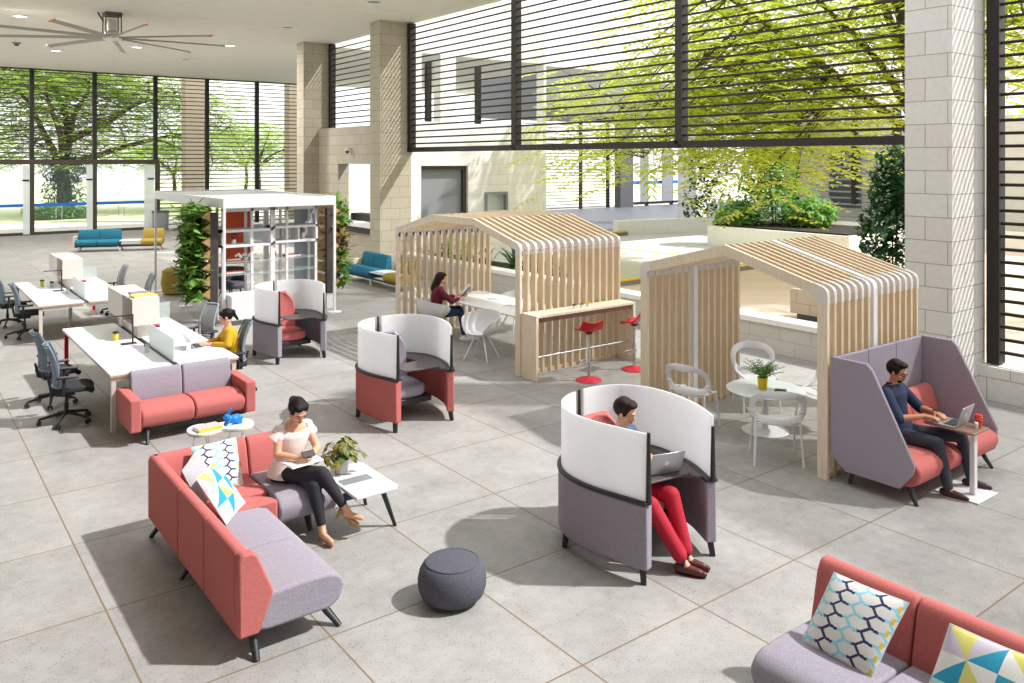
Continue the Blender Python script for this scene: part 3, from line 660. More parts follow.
# two-tone sofa with box arms, faces -Y
t = thing('sofa', 'coral two-seat sofa with lilac backrest and boxy arms against the white desks', 'sofa', (2.29, 10.5, 0))
for x0, x1 in ((.13, .755), (.755, 1.38)):
    seat_mod(t, x0, x1, .52, .54, 'coral'); back_mod(t, x0, x1, .67, 'lilac', z0=.22, z1=.755, lean=.03, th=.11)
for x0 in (0, 1.38):
    arm = [(-.02, .16), (-.02, .55), (.72, .55), (.72, .34), (.62, .16)]
    obj('armrest', MB().prism(arm, x0, x0+.13, 'x'), 'coral', t, bevel=.02, seg=3)
obj('base_rail', MB().box((.1, .1, .12), (1.42, .15, .17)).box((.1, .5, .12), (1.42, .55, .17)), 'black_leg', t)
for x, dx in ((.22, -.03), (1.3, .03)):
    splay_leg(t, x, .1, dx, -.13, .17); splay_leg(t, x, .55, dx, .1, .17)

# L-shaped sofa
t = thing('corner_sofa', 'l-shaped coral and lilac sofa with the woman in a white blouse', 'sofa', (0, 0, 0))
XB, YB_ = 1.88, 7.94
MY = lambda: Matrix.Translation((XB, 0, 0)) @ Matrix.Rotation(math.radians(90), 4, 'Z')   # local x -> +Y, local -y -> +X
for i, (y0, y1) in enumerate(((5.52, 6.25), (6.25, 6.97))):
    seat_mod(t, y0, y1, -.12, .66, 'lilac', MY())
for i, (y0, y1) in enumerate(((5.60, 6.28), (6.28, 6.97), (6.97, 7.93))):
    back_mod(t, y0, y1, 0, 'coral', MY(), z0=.17, z1=.735)
# slanted end cheek of the back
ek = [(1.885, .17), (1.885, .70), (1.91, .735), (1.985, .735), (2.02, .70), (2.13, .43), (2.03, .17)]
obj('end_cheek', MB().prism(ek, 5.52, 5.61, 'y'), 'coral', t, bevel=.015)
# corner seat with its quarter-round edge
cp = [(2.0, 6.98), (2.0, 7.84), (2.72, 7.84), (2.73, 7.25)] + [(2.40+.33*math.cos(a), 7.0+.25*math.sin(a)) for a in [math.radians(q) for q in (75, 60, 45, 30, 15, 0)]] + [(2.72, 6.98)]
obj('corner_seat', MB().prism(cp, .17, .425), 'coral', t, bevel=.03, seg=3)
seat_mod(t, 2.74, 3.30, 7.84, .86, 'lilac')
for x0, x1 in ((1.9, 2.75), (2.75, 3.30)): back_mod(t, x0, x1, YB_, 'coral', z0=.17, z1=.735, name='backrest')
for (x, y, dx, dy) in ((2.02, 5.66, -.02, -.16), (2.52, 5.72, .12, -.16), (2.02, 6.95, -.12, .0), (2.0, 7.8, -.1, .1), (3.2, 7.75, .03, .12), (3.1, 7.25, .0, -.1)):
    splay_leg(t, x, y, dx, dy, .19, .028)

# bottom right sofa, faces -X
t = thing('sofa', 'coral sofa with lilac seat cut off by the bottom right corner', 'sofa', (5.03, 3.13, 0))
MX = Matrix.Rotation(math.radians(-90), 4, 'Z')     # local x -> -Y, local -y -> -X
for x0, x1 in ((.02, .66), (.66, 1.36), (1.36, 2.06)):
    seat_mod(t, x0, x1, -.12, .76, 'lilac', MX); back_mod(t, x0-.02 if x0 < .1 else x0, x1, 0, 'coral', MX, z0=.17, z1=.77, th=.14)
for (x, y, dx, dy) in ((-.75, -.1, -.1, .1), (-.1, -.1, .1, .1), (-.75, -2.0, -.1, -.1), (-.1, -2.0, .1, -.1)): splay_leg(t, x, y, dx, dy, .19, .028)

# high sofa booth for the man in the navy shirt
t = thing('booth_sofa', 'high-backed sofa booth with lilac side panels and coral seat beside the pavilion', 'sofa', (7.96, 4.90, 0))
pl = [(0.02, 1.32), (-.38, 1.32), (-.44, 1.26), (-.87, .42), (-.85, .32), (-.72, .15), (-.14, .15), (0.02, .30)]
for x0, nm in ((.0, 'side_panel'), (1.83, 'side_panel')):
    obj(nm, MB().prism(pl, x0, x0+.045, 'x'), 'lilac', t, bevel=.01)
for k in range(3): obj('back_panel', MB().box((.05+k*.593, -.045, .2), (.05+(k+1)*.593-.008, 0, 1.32)), 'lilac', t, bevel=.012)
for x0, x1 in ((.06, .65), (.65, 1.24), (1.24, 1.82)):
    seat_mod(t, x0, x1, -.2, .70, 'coral')
    back_mod(t, x0, x1, -.05, 'coral', z0=.3, z1=.78, lean=.06, th=.14)
for x, dx in ((.14, -.04), (1.72, .04)):
    splay_leg(t, x, -.73, dx, -.12, .2, .026); splay_leg(t, x, -.16, dx, .02, .2, .024)
obj('base_rail', MB().box((.1, -.70, .14), (1.76, -.65, .175)).box((.1, -.2, .14), (1.76, -.15, .175)), 'black_leg', t)

# far lounge seats: teal and mustard modules on shared rails with a small table
def lounge(name, label, loc, rz, group):
    t = thing(name, label, 'sofa', loc, rz, group)
    for x0, x1 in ((.06, .8), (.8, 1.54)): seat_mod(t, x0, x1, .62, .62, 'teal', z0=.2); back_mod(t, x0, x1, .72, 'teal', z0=.25, z1=.78, lean=.05, th=.14)
    obj('end_panel', MB().box((0, .02, .16), (.05, .7, .58)), 'oak_light', t, bevel=.01)
    obj('table_top', MB().box((1.56, .02, .36), (2.28, .64, .40)), 'white_gloss', t, bevel=.01)
    seat_mod(t, 2.3, 3.05, .62, .62, 'mustard', z0=.2); back_mod(t, 2.3, 3.05, .72, 'mustard', z0=.25, z1=.78, lean=.05, th=.14)
    obj('rail', MB().box((.06, .1, .16), (3.0, .16, .2)).box((.06, .5, .16), (3.0, .56, .2)), 'black_leg', t)
    for x, dx in ((.2, -.1), (1.5, .1), (2.9, .1)):
        splay_leg(t, x, .1, dx, -.06, .17, .028, 'oak'); splay_leg(t, x, .56, dx, .06, .17, .028, 'oak')
    return t
l1 = lounge('lounge_seating', 'teal two-seat bench with table and mustard seat before the entrance doors', (5.45, 33.9, 0), math.radians(-22), 'teal and mustard lounge rows')
dup(l1, (10.35, 21.6, 0), math.radians(-90), 'teal and mustard seating row beside the far stone pillar')

# ---------------------------------------------------------------- privacy pods
OUTL = [(.405, -.74), (.49, -.58), (.57, -.40), (.63, -.15), (.64, .10), (.59, .30), (.47, .45), (.28, .535), (.07, .54), (-.16, .49), (-.35, .36), (-.47, .17), (-.51, -.04), (-.50, -.25), (-.45, -.48), (-.385, -.74)]
def pod_path(): return catmull([(x, y, 0) for x, y in OUTL], 4)          # front right -> back -> front left
PP = pod_path(); PN = len(PP)
def off_path(pts, o):
    out = []
    for i, p in enumerate(pts):
        tt = (pts[min(i+1, len(pts)-1)] - pts[max(i-1, 0)]).normalized(); n = V((tt.y, -tt.x, 0)); out.append(p + n*o)
    return out
def band(pts, o_in, o_out, z0, z1, dz=None):
    a = off_path(pts, o_out); b = off_path(pts, o_in); n = len(pts); m = MB(); vs = []
    for i in range(n): vs += [(a[i].x, a[i].y, z0), (a[i].x, a[i].y, z1), (b[i].x, b[i].y, z1), (b[i].x, b[i].y, z0)]
    fs = [(4*i+k, 4*i+(k+1) % 4, 4*(i+1)+(k+1) % 4, 4*(i+1)+k) for i in range(n-1) for k in range(4)]
    fs += [(0, 3, 2, 1), (4*(n-1), 4*(n-1)+1, 4*(n-1)+2, 4*(n-1)+3)]
    fs = [tuple(reversed(f)) for f in fs]
    return m.add(vs, fs)
def pod(label, loc, shell, seat, back):
    t = thing('privacy_pod', label, 'work pod', loc, 0, 'privacy pods')
    obj('shell', band(PP, -.06, .035, .12, .64), shell, t, bevel=.015)
    obj('trim_ring', band(PP, -.065, .045, .64, .668), 'black_frame', t, bevel=.004)
    cut = 4*8+1
    obj('screen', band(PP[:cut], -.01, .008, .66, 1.21), 'panel_white', t)
    obj('screen', band(PP[cut+1:], -.01, .008, .66, 1.21), 'panel_white', t)
    for i, (h0, h1) in ((0, (.65, 1.12)), (cut, (.65, 1.215)), (PN-1, (.65, 1.22))):
        p = PP[i]; obj('post', MB().tube([(p.x, p.y, h0), (p.x, p.y, h1)], [.024, .014], 8), 'black_frame', t)
    # seat, backrest
    sm = MB().prism([(math.copysign(abs(math.cos(a))**.6, math.cos(a))*.31, -.05+math.copysign(abs(math.sin(a))**.6, math.sin(a))*.33) for a in [2*PI*q/28 for q in range(28)]], .28, .43); obj('seat', sm, seat, t, bevel=.05, seg=4)
    obj('seat_base', MB().box((-.33, -.38, .20), (.33, .32, .28)), 'black_frame', t, bevel=.015)
    def bf(u, v):
        x = (u-.5)*.56; z = .38 + v*.66; wz = 1 - max(0, (v-.55)/.45)**2.2*.55
        return (x*wz, .24 + .09*v - .10*(2*(u-.5))**2*.6, z)
    obj('backrest', MB().sheet(bf, 12, 14, .07), back, t, bevel=.012)
    # side shelf on the right and tray across
    inner = [p for p in off_path(PP, -.055)][2:4*7]
    poly = [(p.x, p.y) for p in inner] + [(.12, .45), (.22, .36), (.30, .1), (.30, -.35), (.25, -.5)]
    obj('side_shelf', MB().prism(poly, .645, .665), 'tray_wood', t)
    obj('tray', MB().prism([(-.14, -.50), (.34, -.56), (.40, -.18), (.28, -.10), (-.16, -.14)], .668, .686), 'tray_wood', t, bevel=.006)
    obj('tray_arm', MB().tube([(-.33, -.42, .60), (-.24, -.34, .64), (-.1, -.28, .67)], .018).tube([(-.33, -.42, .46), (-.33, -.42, .64)], .025), 'silver', t)
    for i, s in ((1, 1), (4*6, 1), (4*11, 1), (PN-2, 1)):
        p = PP[i]; q = p.normalized()*.02; obj('leg', MB().tube([(p.x*.97, p.y*.97, .19), (p.x+q.x*.5, p.y+q.y*.5, 0)], [.042, .032], 4), 'black_leg', t)
    p = PP[0]; obj('logo_tag', MB().box((p.x+.03, p.y+.05, .22), (p.x+.042, p.y+.09, .26)), 'black_frame', t)
    return t
pod('lilac pod with white screens and the man in red trousers', (5.235, 5.33, 0), 'lilac', 'coral', 'coral')
pod('coral pod with white screens and an empty lilac seat', (5.46, 9.78, 0), 'coral', 'lilac', 'lilac')
pod('lilac pod with white screens and an empty coral seat before the shelving', (5.58, 13.98, 0), 'lilac', 'coral', 'coral')

# ---------------------------------------------------------------- wooden pavilions
def portal(path, th):
    """closed outline polygon from an outer polyline (y,z), offset inward by th"""
    P = [V((a, b)) for a, b in path]; n = len(P); nor = []
    for i in range(n-1):
        d = (P[i+1]-P[i]).normalized(); nor.append(V((d.y, -d.x)))
    inn = []
    for i in range(n):
        if i == 0: inn.append(P[0] + nor[0]*th)
        elif i == n-1: inn.append(P[-1] + nor[-1]*th)
        else:
            m = (nor[i-1] + nor[i]).normalized(); inn.append(P[i] + m*th/max(.3, m.dot(nor[i])))
    return P, inn
def rib_mesh(path, th, x0, x1, mb=None):
    P, I = portal(path, th); mb = mb or MB(); n = len(P)
    for i in range(n-1):
        q = [P[i], P[i+1], I[i+1], I[i]]; mb.prism([(a.x, a.y) for a in q], x0, x1, 'x')
    return mb
def ribbon(raw, outer, th, x0, x1):
    I = portal(raw, th)[1]; return MB().prism([tuple(q) for q in outer] + [(q.x, q.y) for q in reversed(I)], x0, x1, 'x')
def soften(path, r=.07, corners=None):
    out = [path[0]]
    for i in range(1, len(path)-1):
        a, b, c = [V(p) for p in path[i-1:i+2]]
        if corners is None or i in corners:
            p = b + (a-b).normalized()*r; q = b + (c-b).normalized()*r
            for t in (0, .33, .67, 1): out.append(tuple(p*(1-t)**2 + b*2*t*(1-t) + q*t*t))
        else: out.append(path[i])
    out.append(path[-1]); return out
def pavilion(label, x0, x1, path, n, white=None, th=.12):
    ys = [p[0] for p in path]; oy = min(ys); t = thing('pavilion', label, 'pavilion', (x0, oy, 0))
    path = [(a-oy, b) for a, b in path]; eaves = (1, len(path)-2); sp = soften(path, .08, eaves)
    L = x1-x0; step = L/(n-1) if n > 1 else 0; w = .04
    for k in range(n):
        xa = k*step - w/2; wide = w
        if white is not None and k == white:
            o = obj('rib', ribbon(path, sp, th, xa-.02, xa+w+.02), 'white_matte', t, smooth=0, label='white painted rib')
            continue
        o = obj('rib', ribbon(path, sp, th, xa, xa+w), 'oak' if k else 'oak_light', t, smooth=0)
        for e in eaves:
            c = V(path[e]); dn = V((0, -1)); 
            up = (V(path[e+1]) - c).normalized() if e == 1 else (V(path[e-1]) - c).normalized()
            a = c + dn*.17; b = c + up*.17; raw = [tuple(a), tuple(c), tuple(b)] if e == 1 else [tuple(b), tuple(c), tuple(a)]
            q = [(y_ + (y_-c.x)*.0, z_) for y_, z_ in soften(raw, .08)]; j = ribbon(raw, q, th+.004, xa-.004, xa+w+.004)
            for i_ in range(len(j.v)):      # a hair proud of the wood on the outside too
                x_, y_, z_ = j.v[i_]; j.v[i_] = (x_, y_ + (-.004 if c.x < .5 else .004), z_ + .003)
            obj('corner_joint', j, 'joint_grey', o, smooth=0)
    # rods that tie the ribs together at eaves and feet
    m = MB()
    for (a, b) in (path[1], path[-2]):
        s = 1 if a < .5 else -1; m.cyl((0, a + s*.06, b - .10), (L, a + s*.06, b - .10), .016, seg=8)
    for i in range(2, len(path)-2): m.cyl((0, path[i][0], path[i][1]-.07), (L, path[i][0], path[i][1]-.07), .016, seg=8)
    obj('tie_rod', m, 'oak', t)
    m = MB()
    for a, s in ((path[0][0], 1 if path[0][0] < .5 else -1), (path[-1][0], 1 if path[-1][0] < .5 else -1)): m.box((0, a + s*.03, .0), (L, a + s*.09, .05))
    obj('foot_rail', m, 'oak', t, smooth=0)
    return t
pavilion('large wooden slatted pavilion with the bar counter at its side', 7.94, 10.10, [(10.24, 0), (10.24, 2.07), (11.53, 2.41), (12.85, 2.41), (14.2, 2.08), (14.2, 0)], 15)
pavilion('small wooden slatted pavilion with one white rib over the round table', 7.97, 9.86, [(4.95, 0), (4.95, 2.03), (6.3, 2.39), (7.67, 2.03), (7.67, 0)], 15, white=7)

# bar counter fixed to the first pavilion
t = thing('bar_counter', 'light oak bar counter along the slatted wall with two red stools', 'counter', (7.94, 9.86, 0))
obj('top', MB().box((0, 0, .96), (2.16, .37, 1.0)), 'oak_light', t, bevel=.004)
obj('side_panel', MB().box((0, 0, 0), (.05, .37, .96)), 'oak_light', t, smooth=0); obj('side_panel', MB().box((2.11, 0, 0), (2.16, .37, .96)), 'oak_light', t, smooth=0)
obj('apron', MB().box((.05, .05, .88), (2.11, .07, .96)), 'top_wood', t, smooth=0)
obj('foot_rail', MB().cyl((.05, .12, .33), (2.11, .12, .33), .014), 'silver', t)
lbs = ['tiny green succulent pot, left of three on the bar counter', 'tiny dark red succulent pot, middle of three on the bar counter', 'tiny bright green succulent pot, right of three on the bar counter']
for i, (x, lm) in enumerate(((8.86, 'leaf_dark'), (9.02, 'leaf_red'), (9.16, 'leaf_lime'))):
    p = thing('succulent_pot', lbs[i], 'plant', (x, 10.02, 1.0), 0, 'succulents on the bar counter')
    obj('pot', MB().lathe([(.001, 0), (.026, 0), (.032, .05), (.026, .052), (.001, .045)], seg=14), 'white_gloss', p)
    m = MB()
    for q in range(14):
        a = q*2.4; r = .008 + .0017*q; m.ell((r*math.cos(a), r*math.sin(a), .062 - .0006*q), (.011, .011, .016), su=6, sv=5)
    obj('leaves', m, lm, p)

# bar stools
def stool(label, loc, rz):
    t = thing('bar_stool', label, 'stool', loc, rz, 'red bar stools at the counter')
    obj('base', MB().lathe([(.001, 0), (.20, 0), (.205, .008), (.19, .022), (.12, .045), (.045, .06), (.03, .07), (.001, .07)], seg=36), 'red_soft', t)
    obj('column', MB().lathe([(.001, .06), (.028, .06), (.028, .42), (.02, .43), (.02, .74), (.001, .74)], seg=16), 'chrome', t)
    obj('footring', MB().tube([(.0, 0, .28)] + [(.17*math.sin(a), -.17*math.cos(a), .28) for a in [math.radians(q) for q in range(-80, 81, 16)]] + [(0, 0, .28)], .01, 8), 'chrome', t)
    def f(u, v):
        x = (u-.5)*.40; y = (v-.5)*.36; z = .76 + 1.1*x*x + (.16*max(0, (v-.62)/.38)**1.6) - .03*max(0, (.25-v)/.25)**2
        k = 1 - .18*(2*(v-.5))**2; return (x*k, y, z)
    obj('seat', MB().sheet(f, 14, 14, .02), 'red_gloss', t, bevel=.004)
    obj('hub', MB().lathe([(.001, .70), (.05, .72), (.07, .75), (.001, .76)], seg=16), 'black_frame', t)
    return t
stool('red bar stool nearer the middle of the oak counter', (8.63, 9.42, 0), math.radians(160))
stool('red bar stool at the right end of the oak counter', (9.66, 9.46, 0), math.radians(200))

# ---------------------------------------------------------------- tables and chairs inside the pavilions
t = thing('meeting_table', 'long white meeting table inside the large pavilion', 'table', (8.55, 10.95, 0))
obj('table_top', MB().prism([(0, .1), (.1, 0), (1.05, 0), (1.15, .1), (1.15, 2.75), (1.05, 2.9), (.1, 2.6), (0, 2.3)], .705, .735), 'marble', t, bevel=.006)
for x, y in ((.2, .25), (.95, .25), (.2, 2.1), (.95, 2.4)): obj('leg', MB().tube([(x, y, .71), (x+(x-.57)*.12, y, 0)], [.028, .018]), 'white_gloss', t)
obj('apron', MB().box((.15, .2, .66), (1.0, .24, .705)).box((.15, 2.1, .66), (1.0, 2.14, .705)), 'white_gloss', t)
def tub_chair(label, loc, rz, group='white tub chairs at the meeting table'):
    """front is -Y"""
    t = thing('tub_chair', label, 'chair', loc, rz, group)
    def f(u, v):
        a = math.radians(-150 + 300*u); c = abs(a)/math.radians(150)     # a=0 is the back
        top = .80 - .17*c**1.5 - (.10 if c > .85 else 0)*(c-.85)/.15
        r = .10 + .20*math.sin(min(1, v*1.25)*PI/2) + .03*v; z = .42 + (top-.42)*(v**1.7)
        return (math.sin(a)*r*1.02, math.cos(a)*r*.98 - .0, z)
    obj('shell', MB().sheet(f, 28, 12, .016), ['white_matte'], t)
    obj('seat', MB().lathe([(.001, .405), (.12, .405), (.22, .43), (.245, .46), (.20, .452), (.10, .435), (.001, .43)], (0, -.01, 0), 24), 'white_matte', t)
    for sx in (-1, 1):
        for sy in (-1, 1): obj('leg', MB().tube([(sx*.07, sy*.07, .42), (sx*.23, sy*.23, 0)], [.017, .011]), 'white_gloss', t)
    return t
tub_chair('white tub chair where the woman in the maroon top sits', (8.27, 13.34, 0), math.radians(75))
tub_chair('empty white tub chair in front of the meeting table', (8.10, 11.55, 0), math.radians(-62))
tub_chair('white tub chair on the far side of the meeting table', (9.98, 13.05, 0), math.radians(-90))

t = thing('round_table', 'low round frosted glass table with yellow plant pot', 'table', (8.79, 6.33, 0))
obj('base', MB().lathe([(.001, 0), (.285, 0), (.29, .01), (.27, .02), (.05, .03), (.001, .03)], seg=40), 'white_matte', t)
obj('column', MB().lathe([(.001, .02), (.04, .02), (.04, .515), (.001, .515)], seg=20), 'white_matte', t)
obj('table_top', MB().lathe([(.001, .52), (.47, .52), (.48, .528), (.47, .536), (.001, .536)], seg=48), 'frost_glass', t)
def loop_chair(label, loc, rz):
    """stacking chair: one-piece plastic seat with a big oval opening in the back; front is -Y"""
    t = thing('loop_chair', label, 'chair', loc, rz, 'white chairs round the glass table'); t.scale = (1.18, 1.08, 1.0)
    def st(u, v):
        x = (u-.5)*.42; y = -.21 + v*.38; z = .455 - .012*math.cos(x*7) + .25*max(0, v-.8)**1.2 - .03*max(0, .2-v)/.2
        return (x*(.86+.14*v), y, z)
    obj('seat', MB().sheet(st, 10, 10, .012), 'white_gloss', t, bevel=.003)
    n = 36; vs = []; prof_n = 8
    for i in range(n):
        a = 2*PI*i/n; cx_, cz_ = .235*math.copysign(abs(math.cos(a))**.75, math.cos(a)), .165*math.copysign(abs(math.sin(a))**.75, math.sin(a))
        top = max(0, math.sin(a)); wdt = .028 + .020*top + .012*max(0, -math.sin(a))
        zc = .645 + cz_; y = .19 + .10*(cz_+.17)/.34 - .22*(abs(cx_)/.235)**2*.45
        rad = V((cx_, 0, cz_)).normalized()
        for k in range(prof_n):
            b = 2*PI*k/prof_n; vs.append(V((cx_, y, zc)) + rad*(wdt*math.cos(b)) + V((0, 1, 0))*(.008*math.sin(b)))
    fs = [(i*prof_n+k, i*prof_n+(k+1) % prof_n, ((i+1) % n)*prof_n+(k+1) % prof_n, ((i+1) % n)*prof_n+k) for i in range(n) for k in range(prof_n)]
    obj('backrest', MB().add(vs, fs), 'white_gloss', t)
    for s in (-1, 1):
        obj('side_rim', MB().tube([(s*.225, .14, .6), (s*.222, .06, .50), (s*.205, -.08, .465), (s*.18, -.19, .45)], [.02, .02, .014, .008], 8), 'white_gloss', t)
        obj('leg', MB().tube([(s*.19, -.15, .45), (s*.215, -.20, 0)], .0115), 'white_gloss', t)
        obj('leg', MB().tube([(s*.20, .15, .52), (s*.225, .22, 0)], .0115), 'white_gloss', t)
    obj('seat_frame', MB().tube([(-.19, -.15, .44), (.19, -.15, .44)], .009).tube([(-.2, .14, .44), (.2, .14, .44)], .009), 'white_gloss', t)
    return t
def face(dx, dy): return math.atan2(dx, -dy)      # rotation so that local -Y points along (dx,dy)
loop_chair('white loop-back chair nearest the camera at the round glass table', (8.05, 5.66, 0), face(.72, .7))
loop_chair('white loop-back chair behind the round glass table', (9.50, 6.98, 0), face(-.55, -.8))
loop_chair('white loop-back chair turned away beside the slatted inner wall', (8.20, 6.98, 0), face(.97, .22))
loop_chair('white loop-back chair half hidden by the right pavilion post', (9.47, 5.98, 0), face(-.9, .35))

# small double-lobed coffee table
t = thing('coffee_table', 'small white two-lobed coffee table between the two coral sofas', 'table', (2.98, 9.32, 0), math.radians(-8))
pts = []
for i in range(48):
    a = 2*PI*i/48
    pts.append(a)
def lobed(sx): return None
poly = []
for i in range(60):
    a = 2*PI*i/60; c = math.cos(a); r = math.sqrt(max(1e-6, .19**2*math.cos(2*a) + math.sqrt(max(0, .205**4 - .19**4*math.sin(2*a)**2))))
    poly.append((r*c*1.28, r*math.sin(a)*1.75))
obj('table_top', MB().prism(poly, .40, .425), 'white_gloss', t, bevel=.004)
obj('edge_band', MB().prism([(x*.997, y*.997) for x, y in poly], .388, .40), 'ply_edge', t)
for cx_ in (-.19, .19):
    for a in (45, 165, 285):
        q = math.radians(a); obj('leg', MB().tube([(cx_+.08*math.cos(q), .08*math.sin(q), .39), (cx_+.14*math.cos(q), .14*math.sin(q), 0)], .008), 'white_gloss', t)
# end table of the corner sofa
t = thing('side_table', 'white table with a grey inlay at the end of the corner sofa', 'table', (3.31, 6.62, 0))
obj('table_top', MB().prism([(0, .02), (.0, .80), (.40, .80), (.44, .76), (.44, .06), (.40, .02)], .385, .415), 'white_gloss', t, bevel=.008, seg=3)
obj('inlay', MB().box((.03, .33, .4145), (.33, .47, .4165)), 'inlay_grey', t, smooth=0)
obj('rail', MB().box((-.02, .2, .33), (.4, .25, .385)).box((-.02, .6, .33), (.4, .65, .385)), 'black_leg', t)
for (x, y, dx, dy) in ((.34, .2, .12, -.05), (.34, .66, .12, .08)): obj('leg', MB().tube([(x, y, .38), (x+dx*.55, y+dy*.55, .17), (x+dx, y+dy, 0)], [.032, .026, .019], 10, flat=.8), 'black_leg', t)
# laptop side table of the booth
t = thing('laptop_table', 'narrow wood-topped laptop table with a white post by the booth sofa', 'table', (8.6, 3.75, 0))
obj('table_top', MB().box((0, 0, .655), (.34, .50, .68)), 'top_wood', t, bevel=.02)
obj('column', MB().box((.14, .06, .02), (.21, .11, .655)), 'white_matte', t, bevel=.006)
obj('foot', MB().box((-.03, -.05, 0), (.42, .38, .015)), 'white_matte', t, bevel=.005)
# pouf
t = thing('round_pouf', 'round dark grey fabric pouf standing alone on the floor', 'pouf', (3.49, 5.37, 0))
obj('body', MB().lathe([(.001, .0), (.15, .0), (.20, .015), (.245, .06), (.264, .12), (.266, .17), (.252, .235), (.225, .28), (.20, .298), (.18, .304), (.001, .312)], seg=48), 'charcoal', t)
obj('seam', MB().tube([(.203*math.cos(2*PI*i/48), .203*math.sin(2*PI*i/48), .298) for i in range(48)], .004, 6, closed=True), 'charcoal', t)
t = thing('round_pouf', 'mustard yellow pouf behind the planted shelving frame', 'pouf', (5.95, 21.9, 0))
obj('body', MB().lathe([(.001, .0), (.34, .0), (.40, .04), (.44, .3), (.40, .6), (.30, .66), (.001, .66)], seg=32, sy=.8), 'mustard', t)
obj('seam', MB().tube([(.41*math.cos(2*PI*i/32), .33*math.sin(2*PI*i/32), .58) for i in range(32)], .008, 6, closed=True), 'mustard', t)

# ---------------------------------------------------------------- bench desks
def desk(label, loc, L, group='white bench desks'):
    t = thing('bench_desk', label, 'desk', loc, 0, group); W = 1.6
    for x0, x1 in ((0, .76), (.84, W)):
        obj('desk_top', MB().box((x0, 0, .71), (x1, L, .735)), 'white_gloss', t, bevel=.003)
        obj('edge_band', MB().box((x0+.004, .004, .692), (x1-.004, L-.004, .71)), 'ply_edge', t, smooth=0)
    for y, c in ((.03, 'leg_putty'), (L-.09, 'red_gloss')):
        for x in (.02, W-.08): obj('leg', MB().box((x, y, 0), (x+.055, y+.055, .69)), c, t, smooth=0)
        obj('leg_bridge', MB().box((.02, y, .64), (W-.03, y+.055, .69)), c, t, smooth=0)
    obj('leg', MB().box((.75, L*.45, 0), (.81, L*.45+.06, .69)), 'leg_putty', t, smooth=0)
    obj('cable_tray', MB().box((.762, .05, .66), (.838, L-.05, .70)), 'black_frame', t, smooth=0)
    obj('divider_screen', MB().box((.80, .18, .74), (.812, 1.45, 1.05)), 'frost_glass', t, smooth=0)
    obj('end_screen', MB().box((.83, L-.01, .74), (1.62, L, 1.0)), 'clear_glass', t, smooth=0)
    return t
d1 = desk('white bench desk behind the coral two-seat sofa', (2.21, 11.16, 0), 3.5)
d2 = copy_tree(d1); d2.location = (2.21, 17.25, 0); d2['label'] = 'farther white bench desk with two dark chairs at its left side'
def cabinet(label, loc):
    t = thing('storage_cabinet', label, 'cabinet', loc, 0, 'white cabinets on the desks')
    m = MB().box((0, 0, .20), (.38, 1.6, .22)).box((0, 0, .58), (.38, 1.6, .60)).box((.36, 0, .22), (.38, 1.6, .58)).box((0, 0, .22), (.36, .02, .58)).box((0, 1.58, .22), (.36, 1.6, .58)).box((0, .58, .22), (.36, .60, .58))
    obj('body', m, 'cab_white', t, smooth=0); obj('door', MB().box((-.018, .59, .2), (0, 1.6, .60)), 'cab_white', t, bevel=.003)
    obj('niche_lining', MB().box((.35, .02, .22), (.359, .58, .58)), 'niche', t, smooth=0)
    obj('stand', MB().box((.1, .1, .0), (.28, .40, .20)).box((.1, 1.2, .0), (.28, 1.4, .20)), 'cab_white', t, smooth=0)
    return t
cabinet('white open-ended cabinet with a book on top over the nearer desk', (2.90, 13.12, .735)); 
cabinet('white cabinet standing over the farther desk', (2.90, 19.21, .735))
def lamp(label, loc):
    t = thing('desk_lamp', label, 'lamp', loc, 0, 'black desk lamps')
    obj('base', MB().box((-.10, -.05, 0), (.10, .05, .015)), 'black_frame', t, bevel=.004)
    obj('stem', MB().box((.04, -.01, .015), (.06, .01, .42)), 'black_frame', t, smooth=0)
    obj('head', MB().box((-.28, -.012, .41), (.06, .012, .425)), 'black_frame', t, smooth=0); return t
lamp('black angular desk lamp on the nearer desk', (2.80, 12.88, .735)); lamp('black angular desk lamp on the farther desk', (2.80, 18.97, .735))

